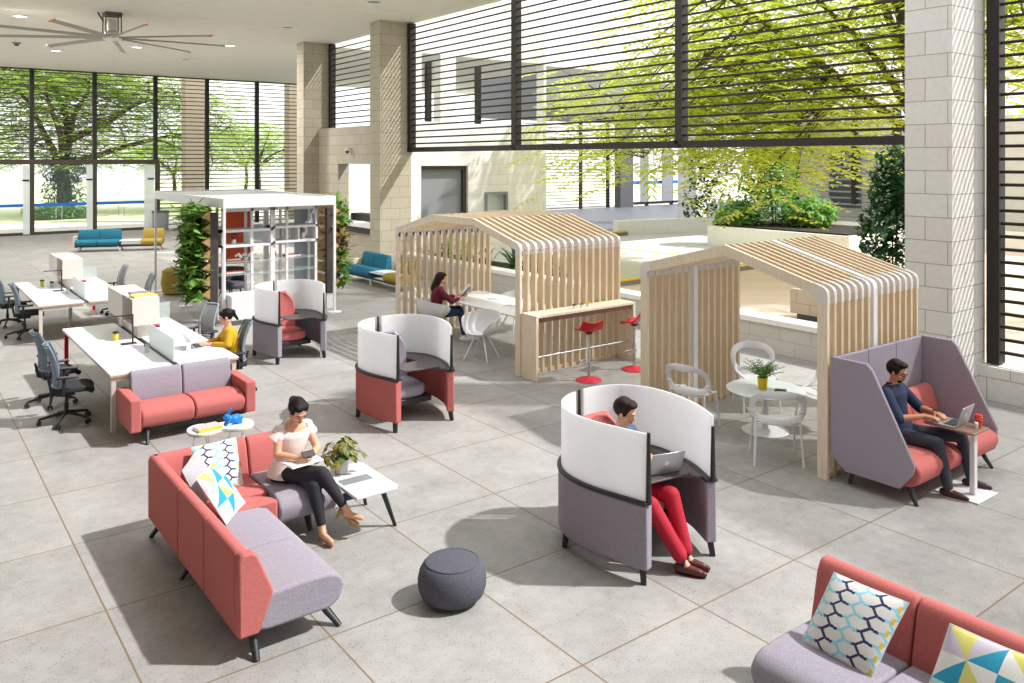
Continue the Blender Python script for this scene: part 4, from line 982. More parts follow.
# ---------------------------------------------------------------- task chairs (front is -Y)
def task_chair(label, loc, rz, back='mesh_grey', group='office task chairs'):
    t = thing('task_chair', label, 'chair', loc, rz, group)
    for k in range(5):
        a = 2*PI*k/5 + .3; c, s = math.cos(a), math.sin(a)
        l = obj('base_arm', MB().tube([(0.02*c, .02*s, .13), (.16*c, .16*s, .105), (.30*c, .30*s, .075)], [.026, .02, .015], 8), 'black_frame', t)
        w_ = MB()
        for q in (-1, 1): w_.cyl((.31*c - s*q*.012, .31*s + c*q*.012, .028), (.31*c - s*q*.03, .31*s + c*q*.03, .028), .028, seg=14)
        w_.cyl((.31*c, .31*s, .03), (.31*c, .31*s, .08), .01, seg=8); obj('caster', w_, 'black_frame', l)
    obj('gas_lift', MB().lathe([(.001, .10), (.028, .10), (.028, .25), (.018, .26), (.018, .38), (.001, .38)], seg=14), 'black_frame', t)
    obj('mechanism', MB().box((-.08, -.10, .36), (.08, .12, .41)).tube([(.08, .0, .385), (.2, .02, .37)], .008), 'black_frame', t, bevel=.01)
    def st(u, v):
        x = (u-.5)*.49; y = -.31 + v*.47; return (x*(1-.1*abs(2*v-1)**3), y, .445 + .015*(2*u-1)**2 - .05*max(0, (.2-v)/.2)**2)
    obj('seat', MB().sheet(st, 12, 12, .06), 'seat_black', t, bevel=.015)
    def bk(u, v):
        w_ = .225*(1-.22*v**2) ; x = (2*u-1)*w_; return (x, -.10 + .23 + .10*v - .05*math.sin(v*PI)*1 - .07*(2*u-1)**2*-1*-1 + .04, .50 + v*.53)
    def ring(u): pass
    obj('backrest', MB().sheet(lambda u, v: bk(.06+.88*u, .05+.9*v), 10, 12, .006), back, t)
    edge = [bk(0, i/8) for i in range(9)] + [bk(i/6, 1) for i in range(1, 6)] + [bk(1, 1-i/8) for i in range(9)] + [bk(1-i/6, 0) for i in range(1, 6)]
    obj('back_frame', MB().tube(edge, .014, 6, closed=True), back, t)
    obj('spine', MB().tube([(0, .05, .38), (0, .17, .42), (0, .21, .60)], [.03, .026, .015], 8), 'black_frame', t)
    for s in (-1, 1):
        a = obj('armrest', MB().tube([(s*.10, .02, .38), (s*.26, .03, .42), (s*.27, .03, .62)], [.018, .018, .02], 8), 'black_frame', t)
        obj('arm_pad', MB().box((s*.27-.04, -.14, .62), (s*.27+.04, .12, .65)), 'black_frame', a, bevel=.012)
    return t
task_chair('grey mesh task chair nearest the coral sofa on the left of the desk', (1.86, 12.02, 0), face(1, -.15))
task_chair('grey mesh task chair directly behind the nearest one', (1.84, 13.05, 0), face(1, .12))
task_chair('grey mesh task chair at the near left of the farther desk', (2.12, 18.3, 0), face(1, -.1))
task_chair('grey mesh task chair cut off by the left edge of the photo', (1.98, 19.75, 0), face(1, .1))
task_chair('silver-backed task chair at the far right side of the farther desk', (4.08, 19.95, 0), face(-1, -.1), 'mesh_silver')
task_chair('silver-backed task chair right of the farther desk beside the frame post', (4.20, 18.15, 0), face(-1, .05), 'mesh_silver')
task_chair('empty silver-backed task chair next to the woman in yellow', (4.08, 13.75, 0), face(-1, -.25), 'mesh_silver')
task_chair('task chair in which the woman in yellow sits', (4.02, 12.02, 0), face(-1, .15), 'mesh_grey')

# ---------------------------------------------------------------- white frame with shelving and living walls
fx0, fx1, fy0, fy1 = 5.52, 8.02, 17.1, 22.6
t = thing('canopy_frame', 'white metal canopy frame around the shelving', 'frame', (fx0, fy0, 0)); W, L = fx1-fx0, fy1-fy0
m = MB().box((0, 0, 2.40), (W, .06, 2.6)).box((0, L-.06, 2.40), (W, L, 2.6)).box((0, .06, 2.40), (.06, L-.06, 2.6)).box((W-.06, .06, 2.40), (W, L-.06, 2.6)); obj('beam', m, 'white_matte', t, smooth=0)
obj('roof_panel', MB().box((.06, .06, 2.54), (W-.06, L-.06, 2.57)), 'roof_shaded', t, smooth=0)  # white roof; the shade on it is put in as grey colour
for x, y in ((0, 0), (W-.05, 0), (0, 2.75), (W-.05, 2.75), (0, L-.05), (W-.05, L-.05)):
    p = obj('post', MB().box((x, y, 0), (x+.05, y+.05, 2.4)), 'white_matte', t, smooth=0)
    obj('foot_plate', MB().lathe([(.001, 0), (.16, 0), (.16, .015), (.001, .02)], (x+.025, y+.025, 0), 24), 'white_matte', p)
obj('red_back_panel', MB().box((.62, 2.0, 1.0), (1.3, 2.04, 2.25)), 'red_panel', t, smooth=0)
def shelving(label, loc, group, xs, box_z, W_):
    t = thing('shelving_unit', label, 'shelf', loc, 0, group)
    for x in xs: obj('upright', MB().box((x, 0, 0), (x+.05, .05, 2.38)).box((x, .38, 0), (x+.05, .43, 2.38)), 'white_matte', t, smooth=0)
    z0, z1 = box_z
    m = MB().box((-.02, -.06, z0), (W_, .40, z0+.05)).box((-.02, -.06, z1-.05), (W_, .40, z1)).box((-.02, -.06, z0), (.03, .40, z1)).box((W_-.05, -.06, z0), (W_, .40, z1)); m.box((W_*.55, -.04, z0), (W_*.55+.04, .40, z1))
    obj('display_box', m, 'white_matte', t, smooth=0)
    for z in (.95, 1.22): obj('glass_shelf', MB().box((-.02, -.02, z), (W_, .42, z+.02)), 'clear_glass', t, smooth=0)
    obj('top_rail', MB().box((0, 0, 2.3), (W_, .05, 2.38)), 'white_matte', t, smooth=0)
    return t
shelving('left white shelving unit with the red panel behind it', (5.62, 17.5, 0), 'white shelving units', (0, .62, 1.05), (1.55, 1.92), 1.08)
shelving('right white shelving unit in front of the grey screen', (6.74, 17.55, 0), 'white shelving units', (0, .30, .98), (1.58, 1.95), 1.02)
t = thing('low_cabinet', 'low white cabinet at the foot of the shelving', 'cabinet', (5.6, 16.9, 0)); obj('body', MB().box((0, 0, .1), (1.0, .45, .62)), 'white_matte', t, bevel=.005); obj('door', MB().box((.02, -.015, .12), (.98, 0, .6)), 'white_matte', t, smooth=0)
obj('foot', MB().box((.05, .05, 0), (.95, .4, .1)), 'grey_panel', t, smooth=0)
t = thing('mesh_screen', 'tall grey screen panel right of the white shelving', 'screen', (7.46, 18.08, 0)); obj('panel', MB().box((0, 0, .15), (.54, .03, 2.35)), 'mesh_silver', t, smooth=0); obj('foot', MB().box((.05, -.15, 0), (.1, .2, .15)).box((.45, -.15, 0), (.5, .2, .15)), 'grey_panel', t, smooth=0)
def living_wall(label, loc, side, n, rng, slab):
    t = thing('living_wall', label, 'plant wall', loc, 0, 'living walls on the canopy frame')
    obj('back_slab', MB().box((0, 0, .35), (slab*.16, .12, 2.3)), 'dark_wood', t, smooth=0)
    obj('feet', MB().box((0, .02, 0), (slab*.16, .1, .35)), 'white_matte', t, smooth=0)
    for k in range(7):
        z = .50 + k*.27; x = 0 if side < 0 else slab*.16
        m = MB().prism([(x, z), (x + side*.16, z+.11), (x, z+.22)], .0, .9, 'y'); obj('pocket', m, 'kraft', t, smooth=0)
        f = MB()
        leaf_cloud(f, rng, (x + side*.24, .42, z+.2), (.26, .5, .22), n, .25, .6, .5)
        obj('plant', f, rng.choice(['leaf_wall', 'leaf_green', 'leaf_wall']) if not (side > 0 and k in (3, 4)) else 'leaf_red', t, smooth=0)
rng = random.Random(9)
living_wall('leafy green living wall on the left of the shelving frame', (5.36, 17.45, 0), -1, 150, rng, 1)
living_wall('living wall with reddish plants on the right of the shelving frame', (8.04, 17.6, 0), 1, 90, rng, 1)
# ---------------------------------------------------------------- cushions
mat('cush_white', 'DEDCD9', .9, bump=.2, nscale=300); mat('cush_navy', '2E3560', .9); mat('cush_aqua', '8CCFE0', .9); mat('cush_yellow', 'D9BC3C', .9)
mat('cush_mint', 'A9DAD6', .9); mat('cush_blue', '2795B6', .9); mat('cush_lilac', 'C2BBC9', .9); mat('cush_sand', 'CFC76F', .9); mat('cush_grey', 'B4B2B5', .9, col2='A5A3A7', nscale=90, bump=.3, bscale=200)
CM = ['cush_white', 'cush_navy', 'cush_aqua', 'cush_yellow', 'cush_mint', 'cush_blue', 'cush_lilac', 'cush_sand']
def seg_d(px, py, a, b):
    ax, ay = a; bx, by = b; dx, dy = bx-ax, by-ay; t = max(0, min(1, ((px-ax)*dx+(py-ay)*dy)/(dx*dx+dy*dy))); return math.hypot(px-ax-t*dx, py-ay-t*dy)
def branch_pattern(u, v):
    w = .235
    if abs(u-.965) < .016 and (v*6) % 1 < .5: return 3
    for k in range(0, 5):
        cx_ = .03 + k*w; col = (2, 1, 2, 1, 2)[k]
        for j in range(-1, 9):
            y0 = j*.17 + (k % 2)*.085; o = .042
            pts = [((cx_-o, y0), (cx_+o, y0+.085)), ((cx_+o, y0+.085), (cx_-o, y0+.17)), ((cx_-o, y0), (cx_-o-.09, y0-.014)), ((cx_+o, y0+.085), (cx_+o+.09, y0+.071))]
            if any(seg_d(u, v, a, b) < .017 for a, b in pts): return col
    return 0
def tri_pattern(u, v):
    n = 3; i, j = min(n-1, int(u*n)), min(n-1, int(v*n)); fu, fv = u*n-i, v*n-j
    up = (fu + fv < 1) if (i + j) % 2 == 0 else (fu > fv)
    return [4, 6, 0, 5, 7, 6, 5, 0, 0, 7, 6, 5, 2, 0, 5, 4, 7, 0][(i*6 + j*2 + (1 if up else 0)) % 18]
def cushion(label, c4, pattern, puff=.055, group='scatter cushions'):
    """c4 = bottom-left, bottom-right, top-right, top-left"""
    B, C_, D_, A_ = [V(p) for p in c4]; n_ = (C_-B).cross(A_-B).normalized(); cen = (A_+B+C_+D_)/4
    N = (110 if pattern is branch_pattern else 48) if pattern else 16; tri = pattern is tri_pattern
    def side(sgn):
        def f(u, v):
            e = (1-abs(2*u-1)**2.6)*(1-abs(2*v-1)**2.6); pin = .028*(math.sin(PI*u)*(abs(2*v-1)**3) + math.sin(PI*v)*(abs(2*u-1)**3))
            p = B*(1-u)*(1-v) + C_*u*(1-v) + D_*u*v + A_*(1-u)*v; p = p + (cen-p)*pin
            return p + n_*sgn*(puff*max(0, e)**.55)
        return f
    t = thing('cushion', label, 'cushion', tuple(cen), 0, group)
    for nm, sg in (('front_cover', 1), ('back_cover', -1)):
        m = MB(); f = side(sg); W = N+1; vs = [f(i/N, j/N) - cen for i in range(W) for j in range(W)]; fs = []; ms = []
        for i in range(N):
            for j in range(N):
                q = (i*W+j, (i+1)*W+j, (i+1)*W+j+1, i*W+j+1); 
                if tri and sg > 0:      # split along the patchwork diagonal so the seams stay straight
                    ci, cj = int((i+.5)/N*3), int((j+.5)/N*3); a_, b_, c_, d_ = q; e_ = .33/N
                    if (ci+cj) % 2 == 0: fs += [(a_, b_, d_), (b_, c_, d_)]; ms += [pattern((i+.33)/N, (j+.33)/N), pattern((i+.67)/N, (j+.67)/N)]
                    else: fs += [(a_, b_, c_), (a_, c_, d_)]; ms += [pattern((i+.67)/N, (j+.33)/N), pattern((i+.33)/N, (j+.67)/N)]
                    continue
                fs.append(q if sg > 0 else tuple(reversed(q))); ms.append(pattern((i+.5)/N, (j+.5)/N) if (pattern and sg > 0) else 0)
        m.v = [tuple(p) for p in vs]; m.f = fs; m.m = ms
        obj(nm, m, CM if pattern else 'cush_grey', t)
    e = [B-cen, C_-cen, D_-cen, A_-cen]; pts = []
    for i in range(4):
        for k in range(8):
            u = k/8; p = e[i].lerp(e[(i+1) % 4], u); pts.append(p*(1-.028*math.sin(PI*u)))
    obj('piping', MB().tube(pts, .004, 5, closed=True), 'cush_grey' if not pattern else 'cush_white', t)
    return t
cushion('branch-patterned navy and aqua cushion on the corner sofa, rearmost of its three', [(2.20, 7.55, .43), (2.60, 7.50, .43), (2.62, 7.76, .79), (2.22, 7.78, .77)], branch_pattern)
cushion('plain grey cushion between the two patterned ones on the corner sofa', [(2.12, 7.14, .45), (2.36, 7.50, .43), (2.22, 7.62, .80), (2.00, 7.28, .76)], None)
cushion('triangle patchwork cushion in front of the grey one on the corner sofa', [(2.20, 6.74, .44), (2.48, 7.10, .43), (2.26, 7.28, .78), (2.02, 6.94, .79)], tri_pattern)
cushion('branch-patterned navy, aqua and yellow cushion on the bottom right sofa', [(4.50, 2.98, .43), (4.50, 2.52, .43), (4.80, 2.46, .79), (4.78, 2.93, .79)], branch_pattern)
cushion('triangle patchwork cushion at the bottom right corner', [(4.50, 2.24, .43), (4.50, 1.78, .43), (4.79, 1.74, .79), (4.77, 2.21, .79)], tri_pattern)

# ---------------------------------------------------------------- potted plants
rng = random.Random(21)
def potted(label, loc, pot, r, h, lm, nleaf, spread, size, style, name='potted_plant'):
    t = thing(name, label, 'plant', loc)
    obj('pot', MB().lathe([(.001, 0), (r*.78, 0), (r, h), (r*.92, h), (r*.9, h*.9), (.001, h*.9)], seg=28), pot, t)
    obj('soil', MB().lathe([(.001, h*.88), (r*.88, h*.88), (r*.88, h*.91), (.001, h*.92)], seg=20), 'soil', t)
    f = MB(); s = MB()
    for i in range(nleaf):
        a = rng.uniform(0, 2*PI)
        if style == 'broad':
            e = rng.uniform(.1, 1.45); L = spread*rng.uniform(.55, 1.1); d = V((math.cos(a)*math.cos(e), math.sin(a)*math.cos(e), math.sin(e)))
            q = V((0, 0, h)) + d*L; s.tube([(0, 0, h*.9), V((0, 0, h)) + d*L*.5 + V((0, 0, .02)), q], [.003, .0025, .002], 4)
            n_ = V((math.cos(a)*.6, math.sin(a)*.6, .5)).normalized(); dd = (V((math.cos(a), math.sin(a), -.9)) + V((rng.gauss(0, .3), rng.gauss(0, .3), 0))).normalized(); sd = dd.cross(n_).normalized(); nn = sd.cross(dd); z = size*rng.uniform(.7, 1.2)
            P = [q, q+dd*z*.25+sd*z*.38+nn*z*.05, q+dd*z*.6+sd*z*.36, q+dd*z, q+dd*z*.6-sd*z*.36, q+dd*z*.25-sd*z*.38+nn*z*.05, q+dd*z*.5+nn*z*.1]
            f.add(P, [(0, 1, 6), (1, 2, 6), (2, 3, 6), (3, 4, 6), (4, 5, 6), (5, 0, 6)])
        else:
            e = rng.uniform(.45, 1.4); d = V((math.cos(a)*math.cos(e), math.sin(a)*math.cos(e), math.sin(e))); L = spread*rng.uniform(.7, 1.15)
            P = [V((0, 0, h*.9)) + d*L*k/6 + V((math.cos(a), math.sin(a), -.6))*(.22*L*(k/6)**2.5) for k in range(7)]; s.tube(P, [.003]*7, 4)
            sd = V((-math.sin(a), math.cos(a), 0))
            for k in range(2, 7):
                for sg in (-1, 1):
                    dd = (sd*sg + d*.8).normalized(); c = P[k]; z = size*(1.1-.09*k); w_ = (P[k]-P[k-1]).normalized()*size*.16; f.add([c, c+dd*z*.5+w_, c+dd*z+V((0, 0, -z*.25)), c+dd*z*.5-w_], [(0, 1, 2, 3)])
    obj('stems', s, 'leaf_pot', t); obj('leaves', f, lm, t, smooth=0); return t
leafmat('leaf_mixed', '5B7A33', '93733A', .2); leafmat('leaf_fern', '5F8A2E', '82B04A', .3)
potted('leafy green plant in a silver white pot on the white side table', (3.46, 7.26, .416), 'pot_grey', .075, .135, 'leaf_mixed', 95, .19, .085, 'broad')
potted('small palm in a yellow pot on the round glass table', (8.72, 6.32, .538), 'pot_yellow', .065, .15, 'leaf_fern', 34, .26, .075, 'fern')
# ---------------------------------------------------------------- laptops, phones, cups, books
mat('laptop', 'B9BCC2', .35, metal=.7); mat('laptop_white', 'E4E5E7', .4); mat('key', '3A3B40', .6); mat('screen_on', 'DCE4EC', .4); mat('cup_orange', 'E06A14', .5); mat('cup_red', 'D42A2A', .4); mat('cup_yellow', 'EBD23C', .5); mat('paper', 'F4F3F0', .8); mat('ink', 'B9BEC8', .8); mat('cover_blue', '3A5C8C', .6)
def laptop(label, loc, rz, tilt=105, w=.32, m='laptop'):
    """user on +Y side"""
    t = thing('laptop', label, 'laptop', loc, rz, 'open laptops')
    obj('base', MB().box((-w/2, -.11, 0), (w/2, .11, .014)), m, t, bevel=.005)
    k = MB()
    for r in range(5):
        for c in range(13): k.box((-w*.43+c*w*.067, -.085+r*.021, .014), (-w*.43+c*w*.067+w*.055, -.085+r*.021+.017, .0165))
    obj('keyboard', k, 'key', t, smooth=0); o = obj('touchpad', MB().box((-.05, .035, .014), (.05, .095, .0148)), 'pot_grey', t, smooth=0)
    a = math.radians(tilt); M = Matrix.Translation((0, -.112, .012)) @ Matrix.Rotation(-(a-math.radians(90)), 4, 'X').inverted()
    lid = obj('lid', MB().box((-w/2, -.008, 0), (w/2, 0, .215)).xf(M), m, t, bevel=.003)
    obj('screen', MB().box((-w/2+.012, 0, .012), (w/2-.012, .0012, .203)).xf(M), 'key', t, smooth=0)
    obj('logo', MB().lathe([(.001, 0), (.022, 0), (.022, .001), (.001, .001)], seg=20).xf(M @ Matrix.Translation((0, -.0085, .11)) @ Matrix.Rotation(math.radians(90), 4, 'X')), 'laptop_white', t)
    return t
laptop('grey laptop on the tray of the pod with the man in red trousers', (5.38, 4.99, .688), math.radians(-16), 112)
laptop('silver laptop on the narrow table beside the man in the navy shirt', (8.76, 4.06, .682), math.radians(3), 108, .30)
laptop('thin laptop on the desk in front of the woman in yellow', (3.56, 12.10, .737), math.radians(-90), 115, .30)
def cup(label, loc, body, lid, s=1.0, name='paper_cup', cat='cup'):
    t = thing(name, label, cat, loc)
    obj('body', MB().lathe([(.001, 0), (.028*s, 0), (.038*s, .095*s), (.001, .095*s)], seg=22), body, t)
    obj('lid', MB().lathe([(.001, .093*s), (.041*s, .093*s), (.041*s, .103*s), (.036*s, .106*s), (.034*s, .12*s), (.001, .118*s)], seg=22), lid, t)
    obj('sleeve', MB().lathe([(.0325*s, .03*s), (.0368*s, .07*s), (.0375*s, .07*s), (.0335*s, .03*s)], seg=22), lid if body == 'cup_orange' else body, t)
    return t
cup('orange cup with red lid on the laptop table', (8.88, 3.83, .682), 'cup_orange', 'cup_red', 1.0)
cup('small white espresso cup beside the orange one', (8.80, 3.82, .682), 'white_gloss', 'white_gloss', .5)
cup('yellow cup with black lid on the nearer desk', (2.70, 13.25, .737), 'cup_yellow', 'black_frame', 1.1)
cup('yellow cup with black lid on the farther desk', (2.62, 19.9, .737), 'cup_yellow', 'black_frame', 1.1)
cup('grey cup with black lid on the farther desk', (2.76, 19.6, .737), 'pot_grey', 'black_frame', 1.0)
cup('white cup on the desk beside the thin laptop', (3.36, 11.92, .737), 'white_gloss', 'white_gloss', .9)
def pens(label, loc):
    t = thing('pen_pot', label, 'pen pot', loc, 0, 'pen pots')
    obj('glass', MB().lathe([(.001, 0), (.035, 0), (.038, .1), (.035, .1), (.032, .006), (.001, .006)], seg=20), 'clear_glass', t)
    for i, c in enumerate(('cush_blue', 'cup_red', 'cover_blue', 'leaf_lime')):
        a = i*1.6; m = MB().ell((.02*math.cos(a), .02*math.sin(a), .095), .022, su=10, sv=7); obj('eraser_ball', m, c, t)
pens('glass of coloured balls on the nearer desk', (2.88, 12.18, .737)); pens('glass of coloured balls on the farther desk', (2.90, 18.6, .737))
t = thing('stapler', 'small red stapler on the right half of the nearer desk', 'stapler', (3.42, 13.9, .737)); obj('body', MB().box((-.06, -.02, 0), (.06, .02, .02)), 'black_frame', t, bevel=.004); obj('arm', MB().box((-.06, -.018, .025), (.06, .018, .05)), 'cup_red', t, bevel=.008)
t = thing('stapler', 'small red stapler on the right half of the farther desk', 'stapler', (3.42, 20.0, .737)); obj('body', MB().box((-.06, -.02, 0), (.06, .02, .02)), 'black_frame', t, bevel=.004); obj('arm', MB().box((-.06, -.018, .025), (.06, .018, .05)), 'cup_red', t, bevel=.008)
def book(label, loc, rz, w, d, h, cover, group=None, name='book'):
    t = thing(name, label, 'book', loc, rz, group)
    obj('cover', MB().box((-w/2, -d/2, 0), (w/2, d/2, .003)).box((-w/2, -d/2, h-.003), (w/2, d/2, h)).box((-w/2, -d/2, .003), (-w/2+.003, d/2, h-.003)), cover, t, smooth=0)
    obj('pages', MB().box((-w/2+.003, -d/2+.003, .003), (w/2-.004, d/2-.003, h-.003)), 'paper', t, smooth=0); return t
book('yellow covered book on top of the nearer white cabinet', (3.10, 13.32, 1.337), .1, .34, .24, .025, 'mag_yellow')
book('dark brown book lying behind the yellow one on the nearer white cabinet', (3.12, 13.66, 1.337), .0, .28, .2, .02, 'top_wood')
# patterned magazine stack on the coffee table
mat('mag_print', 'E9E4DC', .6, col2='B8684F', nscale=60)
t = thing('board_book', 'colourful printed book with a yellow spine on the coffee table', 'book', (2.83, 9.31, .426), math.radians(6))
obj('pages', MB().box((-.13, -.09, 0), (.13, .09, .03)), 'paper', t, smooth=0); obj('cover', MB().box((-.132, -.092, .03), (.132, .092, .034)), 'mag_print', t, smooth=0); obj('spine', MB().box((-.132, -.098, 0), (.132, -.09, .034)), 'mag_yellow', t, smooth=0)
t = thing('magazine', 'open printed magazine under the colourful book on the coffee table', 'magazine', (2.80, 9.24, .4255), math.radians(-18)); 
# keep the magazine beside the book, flat on the table
t.location = (2.97, 9.22, .4255)
obj('page', MB().box((-.05, -.04, 0), (.05, .04, .002)), 'ink', t, smooth=0)
# blue rabbit figure
t = thing('rabbit_figure', 'bright blue crouching rabbit figure on the coffee table', 'ornament', (3.10, 9.31, .426), math.radians(5)); t.scale = (1.12, 1.12, 1.12); mat('rabbit_blue', '0E7FD0', .45)
m = MB().ell((.03, 0, .045), (.075, .05, .045)).ell((.065, .03, .045), (.04, .02, .04)).ell((.065, -.03, .045), (.04, .02, .04)).ell((-.05, 0, .085), (.034, .027, .03)).cap((-.02, 0, .05), (-.045, 0, .08), .035, .026).ell((-.075, 0, .078), (.018, .016, .016)).cap((-.035, .012, .11), (-.01, .022, .155), .011, .008).cap((-.035, -.012, .11), (-.015, -.022, .16), .011, .008).cap((-.04, .02, .04), (-.065, .022, .008), .015, .011).cap((-.04, -.02, .04), (-.065, -.022, .008), .015, .011).ell((.105, 0, .05), .016).cap((.05, .035, .012), (.085, .035, .01), .013, .012).cap((.05, -.035, .012), (.085, -.035, .01), .013, .012)
remesh('body', m, .0035, 'rabbit_blue', t, 2)
# tablet on the round glass table
t = thing('tablet', 'dark tablet lying beside the yellow pot on the round glass table', 'tablet', (8.80, 6.12, .537), math.radians(30)); obj('case', MB().box((-.10, -.07, 0), (.10, .07, .012)), 'cover_blue', t, bevel=.004); obj('screen', MB().box((-.09, -.06, .012), (.09, .06, .0128)), 'key', t, smooth=0)
# papers on the meeting table
for i, (x, y, a) in enumerate([(9.1, 12.1, 12), (9.3, 12.9, -25), (8.95, 11.5, 30)]):
    t = thing('paper_sheet', ['printed sheet in the middle of the meeting table', 'printed sheet at the far end of the meeting table', 'printed sheet at the near end of the meeting table'][i], 'paper', (x, y, .737), math.radians(a), 'sheets on the meeting table'); obj('sheet', MB().box((-.15, -.21, 0), (.15, .21, .001)), 'paper', t, smooth=0); obj('print', MB().box((-.11, -.16, .001), (.08, .05, .0015)), 'ink', t, smooth=0)
# things on the shelving
def vase(label, loc, body, plant, r=.05, h=.1, name='shelf_plant', cat='plant', shape='ball'):
    t = thing(name, label, cat, loc); obj('pot', MB().lathe([(.001, 0), (r*.7, 0), (r, h*.5), (r*.75, h), (.001, h)], seg=18), body, t)
    f = MB()
    if shape == 'ball': leaf_cloud(f, rng, (0, 0, h+.08), (.07, .07, .09), 60, .06, .6)
    elif shape == 'cone': f.lathe([(.001, h), (.055, h+.01), (.04, h+.08), (.001, h+.22)], seg=12)
    elif shape == 'flower':
        for q in range(5): f.ell((.03*math.cos(q*1.3), .03*math.sin(q*1.3), h+.04+.03*(q % 3)), .03, su=8, sv=6)
    obj('foliage', f, plant, t); return t
vase('small round-topped green plant in a white pot in the left display box', (5.92, 17.65, 1.601), 'white_gloss', 'leaf_dark')
vase('yellow flower in a white vase in the right display box', (7.50, 17.7, 1.631), 'white_gloss', 'mustard', .04, .13, 'flower_vase', 'vase', 'flower')
vase('slim white figurine vase in the right display box', (7.12, 17.7, 1.631), 'pot_grey', 'tan_shell', .035, .14, 'flower_vase', 'vase', 'cone')
vase('green cone ornament on the lower glass shelf', (6.84, 17.75, 1.241), 'white_gloss', 'leaf_dark', .04, .04, 'cone_ornament', 'ornament', 'cone')
t = thing('white_orchid', 'white orchid blossoms on the upper left glass shelf', 'plant', (6.2, 17.7, 1.241)); f = MB(); s = MB()
for q in range(12):
    x = -.2+.036*q; z = .10 + .03*math.sin(q*1.7); f.ell((x, .03*math.cos(q*2.1), z), (.035, .02, .03), su=8, sv=6); 
s.tube([(-.0, 0, .0), (0, 0, .08), (.1, 0, .11), (.2, 0, .1)], .005).tube([(0, 0, .05), (-.1, 0, .1), (-.2, 0, .1)], .005)
obj('blossoms', f, 'orchid', t); obj('stem', s, 'leaf_green', t); obj('pot', MB().lathe([(.001, 0), (.04, 0), (.05, .06), (.001, .06)], seg=16), 'white_gloss', t)
book('red and white books lying on the right glass shelf', (7.25, 17.75, 1.241), 0, .34, .22, .05, 'cup_red'); book('orange folder lying on the upper left glass shelf', (5.95, 17.85, 1.241), 0, .3, .22, .04, 'red_panel'); book('orange folder lying on the lower left glass shelf', (5.95, 17.75, .971), 0, .4, .25, .04, 'red_panel')
# dark lounge chair seen through the shelving
t = thing('lounge_chair', 'dark grey lounge chair behind the glass shelves', 'chair', (6.7, 20.2, 0), math.radians(20)); 
def lf(u, v): a = math.radians(-110+220*u); return (math.sin(a)*.36, math.cos(a)*.33, .35+v*.42)
obj('shell', MB().sheet(lf, 16, 6, .07), 'charcoal', t, bevel=.02); obj('seat', MB().lathe([(.001, .28), (.32, .28), (.34, .36), (.3, .42), (.001, .43)], seg=24), 'charcoal', t)
for a in range(4): q = a*PI/2+.8; obj('leg', MB().tube([(.2*math.cos(q), .2*math.sin(q), .3), (.3*math.cos(q), .3*math.sin(q), 0)], [.02, .012]), 'black_leg', t)
# ---------------------------------------------------------------- people
mat('skin_light', 'D9A384', .5); mat('skin_tan', 'BE8463', .5); mat('hair_dark', '1A1514', .6, spec=.2, bump=.4, nscale=60, stretch=(1, 1, .2)); mat('hair_brown', '2C201A', .65, spec=.2, bump=.4, nscale=60)
mat('blouse', 'EBDAD6', .8, noise=.05, nscale=8, bump=.2); mat('trouser_black', '22222A', .8); mat('nude_shoe', 'A57B50', .4)
mat('navy_shirt', '22304F', .85, noise=.2, nscale=12); mat('grey_trouser', '3C404C', .9, noise=.1, nscale=20); mat('brown_shoe', '3E2420', .4); mat('shoe_sole', 'C9BFAE', .6)
mat('red_trouser', 'B3152F', .8, noise=.12, nscale=15); mat('blue_shirt', '4E5A74', .85); mat('navy_sock', '20284A', .9); mat('loafer', '5A2523', .4)
mat('maroon_top', '6E1F34', .85, noise=.1, nscale=10); mat('jeans', '26324E', .9); mat('white_shoe', 'EFEFEF', .5); mat('yellow_cardigan', 'D2A21E', .85, noise=.1, nscale=15); mat('lip', 'A4524A', .5); mat('eye', '1A1412', .3); mat('eye_white', 'EDE6E0', .4)

def hand(mb, w, d, n_, side, curl, s=1.0, spread=.12):
    """palm from wrist w along d, palm faces n_, thumb leaves on `side` (+1/-1 along l)"""
    w, d, n_ = V(w), V(d).normalized(), V(n_).normalized(); n_ = (n_ - d*n_.dot(d)).normalized(); l = d.cross(n_)*side
    for k in range(4):
        o = l*(.030 - .019*k)*s
        mb.cap(w + o*.55 + d*.008*s, w + o + d*.082*s, .0165*s, .0125*s, 8)
    Ls = (.072, .08, .074, .058)
    for k in range(4):
        o = l*(.031 - .0205*k)*s; p = w + o + d*.085*s; a = 0; dd = (d + l*(spread*(1.5-k)/1.5*.5)).normalized()
        for q in range(3):
            a += curl*(.75 + .25*q) + .08*k; v = dd*math.cos(a) + n_*math.sin(a); e = p + v*Ls[k]*s*(.42, .33, .25)[q]; mb.cap(p, e, (.0090, .0082, .0074)[q]*s, (.0082, .0074, .0066)[q]*s, 7); p = e
    p = w + l*.022*s + d*.02*s; v = (l*.75 + d*.6 + n_*.35).normalized(); e = p + v*.042*s; mb.cap(p, e, .0135*s, .0105*s, 8); v = (l*.25 + d*.85 + n_*.5).normalized(); mb.cap(e, e + v*.034*s, .0100*s, .0082*s, 8)
